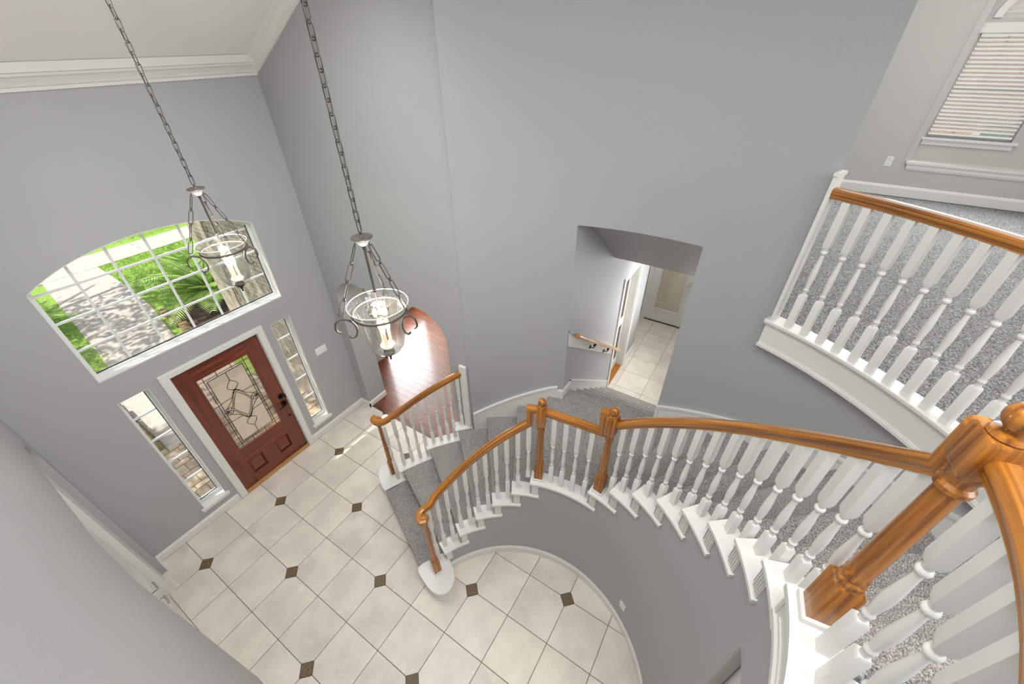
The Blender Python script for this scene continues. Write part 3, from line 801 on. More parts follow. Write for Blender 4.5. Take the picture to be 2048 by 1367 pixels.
# ================================================================== GALLERY WINDOW (window_4) in its niche
w4 = empty('window_4', (5.95, -6.36, 3.5), 'arched gallery window with white blinds', None, None, 'structure')
NX = 5.965                                   # niche back wall
WY0, WY1, WZ0, WZ1 = -5.985, -6.735, 3.79, 4.78
m = MB().box(NX, NX+0.1, -5.985, -5.88, 3.49, 6.3).box(NX, NX+0.1, -7.46, -6.735, 3.49, 6.3).box(NX, NX+0.1, -6.735, -5.985, 3.49, 3.79).box(NX, NX+0.1, -6.735, -5.985, 4.78, 4.90)
AYC, ARX = (WY0+WY1)/2, 0.315
def ar(y): return 4.90 + 0.26*sqrt(max(0.0, 1-((y-AYC)/ARX)**2))
n = 16
m.box(NX, NX+0.1, AYC+ARX, -5.985, 4.90, 6.3).box(NX, NX+0.1, -6.735, AYC-ARX, 4.90, 6.3)
for i in range(n):
    ya = AYC-ARX+2*ARX*i/n; yb = AYC-ARX+2*ARX*(i+1)/n
    m.loft([[(NX, y, ar(y)), (NX+0.1, y, ar(y)), (NX+0.1, y, 6.3), (NX, y, 6.3)] for y in (ya, yb)])
m.build('niche_wall', 'wall_light', w4)
MB().box(5.846, NX, -5.945, -5.885, 3.49, 6.3).box(5.846, NX, -7.46, -7.42, 3.49, 6.3).build('niche_reveal', 'wall_light', w4)
MB().box(5.812, NX, -7.5, -5.915, 3.505, 3.532).box(5.828, 5.85, -7.48, -5.935, 3.455, 3.505).box(5.838, 5.85, -7.47, -5.945, 3.435, 3.455).build('niche_ledge', 'white', w4)
MB().box(NX-0.05, NX+0.02, WY1-0.05, WY0+0.03, 3.765, 3.79).box(NX-0.02, NX, WY1-0.03, WY0+0.01, 3.71, 3.765).build('window_stool', 'white', w4)
def frame_yz(mb, y0, y1, z0, z1, w, x0, x1):
    mb.box(x0, x1, y0, y0+w, z0, z1).box(x0, x1, y1-w, y1, z0, z1).box(x0, x1, y0+w, y1-w, z0, z0+w).box(x0, x1, y0+w, y1-w, z1-w, z1); return mb
fr = frame_yz(MB(), WY1, WY0, WZ0, WZ1, 0.035, NX+0.055, NX+0.1)
fr.box(NX+0.06, NX+0.095, WY1, WY0, 4.27, 4.31)
fr.build('window_frame', 'vinyl', w4)
for y in (-6.235, -6.485): MB().box(NX+0.07, NX+0.085, y-0.009, y+0.009, WZ0, WZ1).build('muntin', 'vinyl', w4)
for z in (4.03, 4.53): MB().box(NX+0.07, NX+0.085, WY1, WY0, z-0.009, z+0.009).build('muntin', 'vinyl', w4)
MB().add([(NX+0.078, WY1, WZ0), (NX+0.078, WY0, WZ0), (NX+0.078, WY0, WZ1), (NX+0.078, WY1, WZ1)], [(0, 1, 2, 3)]).build('pane', 'glass', w4)
cas = MB().box(NX-0.02, NX+0.005, WY1-0.02, WY0+0.02, 4.775, 4.86)
cas.build('transom_bar', 'white', w4)
ab = MB()
for i in range(n):
    t0, t1 = pi*i/n, pi*(i+1)/n
    ab.loft([[(NX-0.018, AYC+k*cos(t), 4.90+(k-ARX+0.26)*sin(t)) for k in (ARX-0.03,)]+[(NX-0.018, AYC+(ARX+0.035)*cos(t), 4.90+0.295*sin(t)), (NX+0.03, AYC+(ARX+0.035)*cos(t), 4.90+0.295*sin(t)), (NX+0.03, AYC+(ARX-0.03)*cos(t), 4.90+0.23*sin(t))] for t in (t0, t1)])
ab.build('arch_casing', 'white', w4)
blind = empty('window_blind', (NX+0.02, (WY0+WY1)/2, WZ1-0.03), 'white slatted blind covering the upstairs gallery window', 'blind')
MB().box(NX+0.0, NX+0.05, WY1+0.01, WY0-0.01, 4.745, 4.78).build('head_rail', 'blind', blind)
sm = MB(); sm.obox((0, 0, 0), (cos(0.58), 0, sin(0.58)), (0, 1, 0), (-sin(0.58), 0, cos(0.58)), 0.025, 0.36, 0.0015)
sme = sm.mesh('slat', 'blind')
for i in range(23): piece('slat', sme, blind, (NX+0.027, (WY0+WY1)/2, 4.722-0.0385*i))
MB().box(NX+0.008, NX+0.046, WY1+0.012, WY0-0.012, 3.815, 3.835).build('bottom_rail', 'blind', blind)
for y in (WY0-0.12, WY1+0.12):
    m = MB(); m.tube([(NX+0.004, y, 4.75), (NX+0.004, y, 3.82)], 0.0015, 4); m.build('lift_cord', 'blind', blind)
blind2 = empty('arched_blind', (NX+0.02, AYC, 4.9), 'white slats filling the arched top of the gallery window', 'blind')
for i in range(5):
    z = 4.925+0.045*i; hw = ARX*sqrt(max(0.02, 1-((z-4.90)/0.26)**2))-0.02
    m = MB(); m.obox((NX+0.03, AYC, z), (cos(0.9), 0, -sin(0.9)), (0, 1, 0), (sin(0.9), 0, cos(0.9)), 0.026, max(0.03, hw), 0.0015); m.build('slat', 'blind', blind2)
# neighbour's brick wall seen between the slats
nb = empty('neighbour_house', (9.2, -6.5, 0), 'red brick house wall next door seen between the blind slats', 'house')
MB().box(9.2, 9.4, -12, -2, -0.2, 7.5).build('brick_wall', 'brick_red', nb)
for y in (-7.15, -9.4):
    frame_yz(MB(), y-1.0, y, 2.7, 3.7, 0.09, 9.14, 9.22).box(9.15, 9.2, y-0.54, y-0.46, 2.79, 3.61).build('window_frame', 'vinyl', nb)
    MB().box(9.17, 9.19, y-0.95, y-0.05, 2.75, 3.65).build('window_pane', mat('green_glass', (120, 160, 146), 0.2), nb)

# ================================================================== STAIRCASE
stair = empty('staircase', P(1.9, 10, 0), 'curved carpeted staircase with white tread caps climbing from foyer to gallery', 'staircase')
def nose(k): return TIP[k]-1.3 if k > 1 else 74.5
for k in range(2, 16):
    a0 = nose(k); a1 = nose(k+1)
    z = zt(k); ro = 2.435 if k <= 3 else ROUT
    m = MB()
    ri = 1.335
    if k == 7: m.sector(ROUT-0.003, 2.462, OPA-0.1, OPB+0.1, z-0.035, z, 10)
    if k == 4:
        m.sector(ri, 2.435, a0, 44.2, z-0.035, z, 2); m.sector(ri, ROUT-0.005, 44.2, a1-1.3, z-0.035, z, 4)
    else: m.sector(ri, ro-0.003, a0, a1-1.2, z-0.035, z, max(3, int((a0-a1)/2)))
    m.sector(ri, ro-0.003, a0-0.9, a0-2.5, zt(k-1), z-0.03, 1)
    p0, p1 = P(ri, a0, z-0.0175), P(ro-0.003, a0, z-0.0175)
    m.tube([p0, p1], 0.023, 12)
    m.build('landing_carpet' if k == 7 else 'tread_carpet', 'carpet', stair)
k = 16
m = MB(); a0 = nose(16); m.sector(1.335, ROUT+0.03, a0, a0-6, ZF-0.035, ZF-0.001, 3); m.sector(1.335, ROUT, a0-0.9, a0-2.5, zt(15), ZF-0.03, 1)
m.tube([P(1.335, a0, ZF-0.0175), P(ROUT, a0, ZF-0.0175)], 0.0185, 10)
m.build('top_nosing_carpet', 'carpet', stair)
# hidden carcass
m = MB()
for k in range(1, 16):
    a0 = (nose(k) if k > 1 else 72)-2.2; a1 = nose(k+1)-2.2
    if k == 1: continue
    m.sector(RIN+0.07, ROUT-0.01 if k > 4 else 2.43, a0, a1, 0.01, zt(k)-0.05, 3)
m.build('carcass', 'white', stair)
# first step: carpet, and the two rounded starting-step ends
i0, o0 = Vector((-0.025, -2.735)), Vector((0.452, -1.697)); d = (o0-i0).normalized()
poly = [P(1.33, 65.2).xy, P(2.43, 65.2).xy, o0, i0]
m = MB(); m.prism([(p.x, p.y) for p in reversed(poly)], 0.161, 0.196)
back = Vector((d.y, -d.x))*0.03
m.prism([(p.x, p.y) for p in (i0+back, o0+back, o0+back*1.6, i0+back*1.6)], 0.0, 0.165)
m.tube([(i0.x, i0.y, 0.1785), (o0.x, o0.y, 0.1785)], 0.0185, 10)
m.build('tread_carpet', 'carpet', stair)
bullR = [(0.125, -2.73), (-0.035, -2.665), (-0.109, -2.833), (-0.131, -2.944), (-0.118, -3.03), (-0.062, -3.09), (0.012, -3.098), (0.08, -3.08), (0.125, -3.045), (0.168, -2.992), (0.195, -2.942), (0.232, -2.87), (0.252, -2.80)]
bullL = [(0.443, -1.655), (0.478, -1.56), (0.53, -1.46), (0.60, -1.38), (0.69, -1.345), (0.77, -1.36), (0.83, -1.42), (0.858, -1.50), (0.868, -1.60), (0.862, -1.72), (0.73, -1.79)]
def starting(poly, name):
    pts = curve(poly, 4); cx = sum(p[0] for p in pts)/len(pts); cy = sum(p[1] for p in pts)/len(pts)
    def sc(f): return [(cx+(p[0]-cx)*f, cy+(p[1]-cy)*f) for p in pts]
    m = MB(); q = sc(0.97); e = sc(1.0)
    area = sum(e[i][0]*e[(i+1) % len(e)][1]-e[(i+1) % len(e)][0]*e[i][1] for i in range(len(e)))
    if area < 0: q = q[::-1]; e = e[::-1]
    m.loft([[(p[0], p[1], z) for p in (q if t else e)] for z, t in ((0.168, 1), (0.172, 0), (0.194, 0), (0.200, 1))], True, True, False)
    b = sc(0.88); b = b[::-1] if area < 0 else b
    m.prism(b, 0.0, 0.168)
    b2 = sc(0.93); b2 = b2[::-1] if area < 0 else b2
    m.prism(b2, 0.0, 0.03)
    m.build(name, 'white', stair)
starting(bullR, 'starting_step_end'); starting(bullL, 'starting_step_end')
# white caps along the inside, fluted brackets below them
for k in range(2, 16):
    a0 = TIP[k]; a1 = TIP[k+1]-4.4; z = zt(k)
    n = max(2, int((a0-a1)/3))
    m = MB(); m.sector(1.193, 1.345, a0, a1, z-0.027, z+0.004, n); m.sector(1.204, 1.345, a0-0.4, a1+0.4, z-0.040, z-0.027, n)
    bevel(m.build('landing_cap' if k == 7 else 'tread_cap', 'white', stair), 0.004)
    ab = TIP[k]
    if k >= 2:
        zb = zt(k-1)+0.004
        m = MB(); m.sector(1.209, 1.235, ab-0.9, ab-3.9, zb, z-0.038, 2)
        if k >= 8:
            for q in range(4): m.sector(1.203, 1.21, ab-1.15-q*0.72, ab-1.5-q*0.72, zb+0.012, z-0.05, 1)
        m.build('stair_bracket', 'white', stair)
# white caps on the open left side of the first steps
for k, a0, a1 in ((2, 66.6, 54.6), (3, 57.5, 45.6), (4, 48.3, 43.0)):
    z = zt(k)
    m = MB(); m.sector(2.432, 2.585, a0, a1, z-0.027, z+0.004, 4); bevel(m.build('tread_cap', 'white', stair), 0.004)
    m = MB(); m.sector(2.45, 2.545, a0-1, max(a1, a0-10.4), 0, z-0.027, 4); m.build('open_stringer', 'white', stair)
# top edge cap and fascia round the well
well = empty('well_edge', P(1.2, -100, 2.93), 'white cap and fascia round the near gallery edge under the balusters', 'fascia')
m = MB(); m.sector(1.185, 1.345, TIP[16], -184, ZF-0.028, ZF+0.004, 34); m.build('edge_cap', 'white', well)
m = MB(); m.sector(1.205, 1.23, TIP[16]-1, -184, 2.93, ZF-0.028, 34); m.sector(1.197, 1.205, TIP[16]-1, -184, ZF-0.05, ZF-0.028, 34); m.sector(1.193, 1.206, TIP[16]-1, -184, 2.93, 2.955, 34); m.sector(1.198, 1.206, TIP[16]-1, TIP[16]-1.9, 2.955, ZF-0.05, 1); m.sector(1.199, 1.206, TIP[16]-3.2, -184, 2.985, 2.992, 30); m.sector(1.199, 1.206, TIP[16]-3.2, -184, 3.055, 3.062, 30)
m.build('fascia_board', 'white', well)
# skirting boards on the outer wall
def skirt(name, r0, a0, a1, top, bot, capped=True):
    n = max(3, int(abs(a1-a0)/2)); m = MB()
    m.sector(r0-0.02, r0, a0, a1, bot, top, n); m.sector(r0-0.03, r0, a0, a1, lambda a: top(a)-0.016, lambda a: top(a)+0.006, n)
    m.sector(r0-0.024, r0-0.018, a0, a1, lambda a: top(a)-0.034, lambda a: top(a)-0.02, n)
    return m
tl = lambda a: 1.067 + (42.3-a)*(1.539-1.067)/(42.3-18.9) if a > 18.9 else 1.539
m = skirt('x', ROUT, 42.5, 18.2, tl, lambda a: max(0.55, tl(a)-0.75)); m.sector(ROUT-0.03, ROUT, 42.5, 41.9, 0.70, 1.07, 1); m.build('skirting', 'white', stair)
tu = lambda a: 1.726 + (-7.9-a)*0.0207
m = skirt('x', ROUT, -7.9, -80, tu, lambda a: tu(a)-0.75 if a < -14 else 1.372); m.sector(ROUT-0.03, ROUT, -7.9, -8.5, 1.372, 1.73, 1); m.build('skirting', 'white', stair)
# balcony fascia on the far side of the well
balc = empty('balcony_edge', P(2.37, -50, 2.9), 'white curved fascia and cap along the far gallery edge', 'fascia')
m = MB(); m.sector(2.368, 2.41, -22.8, -80, 2.895, 3.092, 30); m.build('fascia_board', 'white', balc)
m = MB(); m.sector(2.345, 2.475, -22.5, -80, 3.092, 3.118, 30); m.sector(2.356, 2.38, -22.6, -80, 3.076, 3.092, 30); bevel(m.build('edge_cap', 'white', balc), 0.004)
m = MB(); m.sector(2.356, 2.41, -22.7, -80, 2.885, 2.905, 30); m.sector(2.361, 2.37, -22.8, -80, 2.905, 2.915, 30); m.build('bottom_bead', 'white', balc)

# ================================================================== BALUSTRADES
def baluster(parent, r, a, z0, zb, L, z1, s=0.0205):
    """square foot z0..zb, turned zb..zb+L, square top ..z1, aligned with the curve"""
    c = P(r, a); er = Vector((cos(radians(a)), sin(radians(a)), 0)); et = Vector((-er.y, er.x, 0))
    def sq(h, z): return [c+er*h*i+et*h*j+Vector((0, 0, z)) for i, j in ((-1, -1), (1, -1), (1, 1), (-1, 1))]
    m = MB(); m.loft([sq(s, z0), sq(s, zb-0.006), sq(s*0.72, zb+0.004)])
    zt_ = zb+L
    m.loft([sq(s*0.72, zt_-0.012), sq(s, zt_+0.014), sq(s, z1)])
    pr = [(0.0, 0.015), (0.02, 0.0135), (0.05, 0.0125), (0.085, 0.0125), (0.10, 0.0165), (0.125, 0.0172), (0.145, 0.0128), (0.17, 0.0125), (0.25, 0.0155), (0.36, 0.0182), (0.47, 0.0182), (0.6, 0.0158), (0.75, 0.0122), (0.845, 0.0105), (0.86, 0.0165), (0.885, 0.0192), (0.91, 0.0175), (0.925, 0.0125), (0.965, 0.0128), (1.0, 0.015)]
    m.lathe([(rr*s/0.0198, zb-0.002+t*(L+0.0)) for t, rr in pr], c, 12)
    return m.build('baluster', 'white', parent, at=P(r, a, z0))

RAIL = [(-0.023, -0.030), (0.023, -0.030), (0.023, -0.020), (0.0275, -0.016), (0.0275, -0.011), (0.0315, -0.006), (0.034, 0.004), (0.034, 0.016), (0.027, 0.027), (0.012, 0.0315), (-0.012, 0.0315), (-0.027, 0.027), (-0.034, 0.016), (-0.034, 0.004), (-0.0315, -0.006), (-0.0275, -0.011), (-0.0275, -0.016), (-0.023, -0.020)]
def er(a): return Vector((cos(radians(a)), sin(radians(a)), 0))

def newel(parent, xy, ang, z0, zblock, ztop_block, ztop, ball, s=0.043, taper=(0.034, 0.030), volute=False):
    c = Vector((xy[0], xy[1], 0)); e1 = er(ang); e2 = Vector((-e1.y, e1.x, 0))
    def sq(h, z): return [c+e1*h*i+e2*h*j+Vector((0, 0, z)) for i, j in ((-1, -1), (1, -1), (1, 1), (-1, 1))]
    m = MB()
    m.loft([sq(s, z0), sq(s, zblock-0.012), sq(s*0.80, zblock+0.004)])
    r0, r1 = taper; H = (ztop_block if not volute else ztop)-zblock
    prof = [(r0*1.08, zblock), (r0*1.2, zblock+0.012), (r0*1.2, zblock+0.022), (r0*0.92, zblock+0.034), (r0*1.1, zblock+0.046), (r0*1.1, zblock+0.058), (r0*0.95, zblock+0.070), (r0*1.02, zblock+0.10), (r0, zblock+0.16), ((r0+r1)/2, zblock+H*0.55), (r1, zblock+H-0.10), (r1*0.98, zblock+H-0.075), (r1*1.28, zblock+H-0.066), (r1*1.28, zblock+H-0.052), (r1, zblock+H-0.042), (r1*1.02, zblock+H-0.022), (r1*1.25, zblock+H-0.010), (r1*1.25, zblock+H+0.002)]
    m.lathe(prof, c, 20)
    if not volute:
        m.loft([sq(s*0.80, ztop_block-0.006), sq(s, ztop_block+0.012), sq(s, ztop-0.010), sq(s*0.86, ztop)])
    o = m.build('newel_post', 'oak_z', parent, at=(xy[0], xy[1], z0))
    if ball:
        b = MB(); R_ = ball; zc = ztop+0.022+R_*0.9
        b.lathe([(R_*0.9, ztop-0.004), (R_*1.05, ztop+0.004), (R_*0.95, ztop+0.012), (R_*0.5, ztop+0.018)] + [(max(0.002, R_*sin(pi*(0.16+0.84*i/12))), zc-R_*cos(pi*(0.16+0.84*i/12))) for i in range(13)], c, 20)
        b.build('ball_finial', 'oak_z', o)
    return o

# ---- main inside balustrade: volute newel -> landing newels -> top newel -> level guard
main = empty('stair_balustrade', P(1.28, 40, 0.0), 'long oak rail with white balusters curving along the inside of the stairs', 'balustrade')
RC = 1.282
NR = (0.055, -2.862)
N1 = (P(1.28, 18.2).x, P(1.28, 18.2).y); N2 = (P(1.272, -8.0).x, P(1.272, -8.0).y); N3 = (P(1.268, -82.6).x, P(1.268, -82.6).y)
newel(main, NR, 70, 0.198, 0.45, 0, 1.222, 0, 0.0385, (0.030, 0.024), True)
newel(main, N1, 18.2, 1.376, 1.605, 2.13, 2.345, 0.0355, 0.040, (0.032, 0.026))
newel(main, N2, -8.0, 1.572, 1.80, 2.325, 2.518, 0.0355, 0.040, (0.032, 0.026))
newel(main, N3, -82.6, ZF+0.03, 3.375, 3.955, 4.075, 0.036, 0.043, (0.034, 0.031))
for xy, z, s_, an in ((NR, 0.196, 0.047, 70), (N1, 1.372, 0.049, 18.2), (N2, 1.568, 0.049, -8.0), (N3, ZF, 0.056, -82.6)):
    m = MB(); m.obox((xy[0], xy[1], z+0.016), er(an), er(an+90), (0, 0, 1), s_, s_, 0.016); bevel(m.build('newel_plinth', 'white', main), 0.006, 2)
def lowrail(a): return 2.158 - (a-22.0)*0.0200
# lower rail with turnout volute over the newel
pts, sd = [], []
vol = [(0.045, -2.905, 1.245), (0.018, -2.880, 1.245), (0.016, -2.845, 1.246), (0.040, -2.817, 1.248), (0.085, -2.806, 1.252), (0.130, -2.820, 1.262), (0.172, -2.848, 1.285)]
V3 = curve(vol, 5)
for i, p in enumerate(V3):
    q0 = Vector(V3[max(i-1, 0)]); q1 = Vector(V3[min(i+1, len(V3)-1)]); t = (q1-q0).normalized()
    pts.append(Vector(p)); sd.append(Vector((-t.y, t.x, 0)))
a = 64.5
while a > 23.4:
    pts.append(P(RC, a, lowrail(a)-0.012 if a < 62 else lowrail(a)-0.006)); sd.append(er(a)); a -= 2.4
pts.append(P(RC, 22.6, lowrail(22.6)-0.012)); sd.append(er(22.6))
pts.append(P(RC, 22.6, 2.300)); sd.append(er(22.6))
pts.append(P(RC, 19.6, 2.300)); sd.append(er(19.6))
m = MB(); m.sweep(pts, sd, RAIL); m.lathe([(0.002, 1.2145), (0.040, 1.2145), (0.044, 1.225), (0.049, 1.243), (0.047, 1.258), (0.036, 1.271), (0.002, 1.276)], (NR[0]-0.004, NR[1]-0.008, 0), 20)
m.build('handrail', 'oak', main)
# landing rail
pts, sd = [], []
q0, q1 = P(RC, 16.6), P(RC, -4.9)
def chord(t): return q0.lerp(q1, t)
nv = er(5.9)
pts += [chord(0)+Vector((0, 0, 2.288)), chord(1)+Vector((0, 0, 2.288)), chord(1)+Vector((0, 0, 2.500)), P(RC, -6.6, 2.500)]; sd += [nv, nv, nv, nv]
m = MB(); m.sweep(pts, sd, RAIL); m.build('handrail', 'oak', main)
# upper rail
def uprail(a): return 2.500 + (-12.0-a)*0.02065
pts, sd = [], []
a = -9.4
while a > -79.0: pts.append(P(RC, a, uprail(a)-0.010)); sd.append(er(a)); a -= 2.3
pts += [P(RC, -79.3, uprail(-79.3)-0.012), P(RC, -79.3, 4.008), P(RC, -81.0, 4.008)]; sd += [er(-79.3), er(-79.3), er(-81)]
m = MB(); m.sweep(pts, sd, RAIL); m.build('handrail', 'oak', main)
# level guard rail over the gallery edge
pts, sd = [], []
a = -84.2
while a > -166: pts.append(P(RC, a, 4.008)); sd.append(er(a)); a -= 3.0
m = MB(); m.sweep(pts, sd, RAIL); m.build('handrail', 'oak', main)
# balusters
BL = [(68.8, 1)] + [(64.3-4.62*i, 2+i//2) for i in range(8)] + [(27.3, 6), (22.9, 7)]
for a, k in BL:
    zr = lowrail(a); baluster(main, RC, a, zt(k)+0.003, max(zt(k)+0.09, zr-0.69), 0.325, min(zr-0.03, 1.2 if a > 66 else 9))
for a in (12.9, 8.1, 3.2, -2.0): baluster(main, RC*cos(radians(10.75))/cos(radians(a-5.85)), a, 1.375, 1.375+0.235, 0.32, 2.262)
UP = [-12.6, -16.9, -21.5, -26.1, -30.9, -35.5, -40.3, -44.9, -49.8, -54.4, -59.3, -63.9, -68.8, -73.2]
for i, a in enumerate(UP):
    k = 8+(i+1)//2; zr = uprail(a); baluster(main, RC, a, zt(k)+0.003, zr-0.655, 0.335, zr-0.032)
baluster(main, RC, -77.6, zt(15)+0.003, uprail(-77.6)-0.655, 0.335, uprail(-77.6)-0.03)
a = -87.7
while a > -164: baluster(main, RC, a, ZF+0.003, ZF+0.265, 0.35, 3.985, 0.0205); a -= 4.62

# ---- outside balustrade of the first steps
left = empty('stair_balustrade', P(2.51, 58, 0.0), 'short oak rail with white balusters on dining room side of the lowest steps', 'balustrade')
RL = 2.512
NL = (0.690, -1.575)
newel(left, NL, 68, 0.198, 0.45, 0, 1.205, 0, 0.0385, (0.030, 0.024), True)
m = MB(); m.obox((NL[0], NL[1], 0.212), er(68), er(158), (0, 0, 1), 0.047, 0.047, 0.016); bevel(m.build('newel_plinth', 'white', left), 0.006, 2)
def lrail(a): return 1.672 - (a-44.5)*0.0194
vol = [(0.706, -1.530, 1.228), (0.676, -1.520, 1.228), (0.652, -1.548, 1.228), (0.652, -1.595, 1.229), (0.678, -1.640, 1.232), (0.722, -1.676, 1.242), (0.775, -1.705, 1.262)]
V3 = curve(vol, 5); pts, sd = [], []
for i, p in enumerate(V3):
    q0 = Vector(V3[max(i-1, 0)]); q1 = Vector(V3[min(i+1, len(V3)-1)]); t = (q1-q0).normalized()
    pts.append(Vector(p)); sd.append(Vector((-t.y, t.x, 0)))
a = 63.0
while a > 44.2: pts.append(P(RL, a, lrail(a)-0.01)); sd.append(er(a)); a -= 1.9
pts.append(P(RL, 44.0, lrail(44.0)-0.01)); sd.append(er(44.0))
m = MB(); m.sweep(pts, sd, RAIL); m.lathe([(0.002, 1.197), (0.040, 1.197), (0.044, 1.208), (0.049, 1.226), (0.047, 1.241), (0.036, 1.254), (0.002, 1.258)], (NL[0]+0.002, NL[1]+0.004, 0), 20)
m.build('handrail', 'oak', left)
for a, k in ((67.2, 1), (64.5, 2), (62.0, 2), (59.6, 2), (57.3, 2), (54.9, 3), (52.6, 3), (50.4, 3), (48.4, 3), (45.9, 4)):
    zr = lrail(a); baluster(left, RL, a, zt(k)+0.003, max(zt(k)+0.1, zr-0.675), 0.335, min(zr-0.035, 1.2 if a > 66.5 else 9))
m = MB(); m.obox((1.476, -2.268, 1.285), (1, 0, 0), (0, 1, 0), (0, 0, 1), 0.017, 0.05, 0.505)
bevel(m.build('half_newel', 'white', left), 0.006)

# ---- gallery balustrade on the far side of the well
gal = empty('gallery_balustrade', P(2.40, -50, ZF), 'straight-topped oak rail with white balusters along the far carpeted gallery edge', 'balustrade')
RG = 2.395
pts, sd = [], []
a = -23.6
while a > -79: pts.append(P(RG, a, 4.025)); sd.append(er(a)); a -= 1.8
m = MB(); m.sweep(pts, sd, RAIL); m.build('handrail', 'oak', gal)
for i in range(21): baluster(gal, RG, -26.0-2.58*i, ZF, ZF+0.255, 0.345, 3.998, 0.0205)
m = MB(); m.sector(2.36, 2.45, -23.2, -23.75, ZF, 4.13, 1); m.sector(2.352, 2.458, -23.15, -23.85, 4.12, 4.14, 1); m.build('half_newel', 'white', gal)

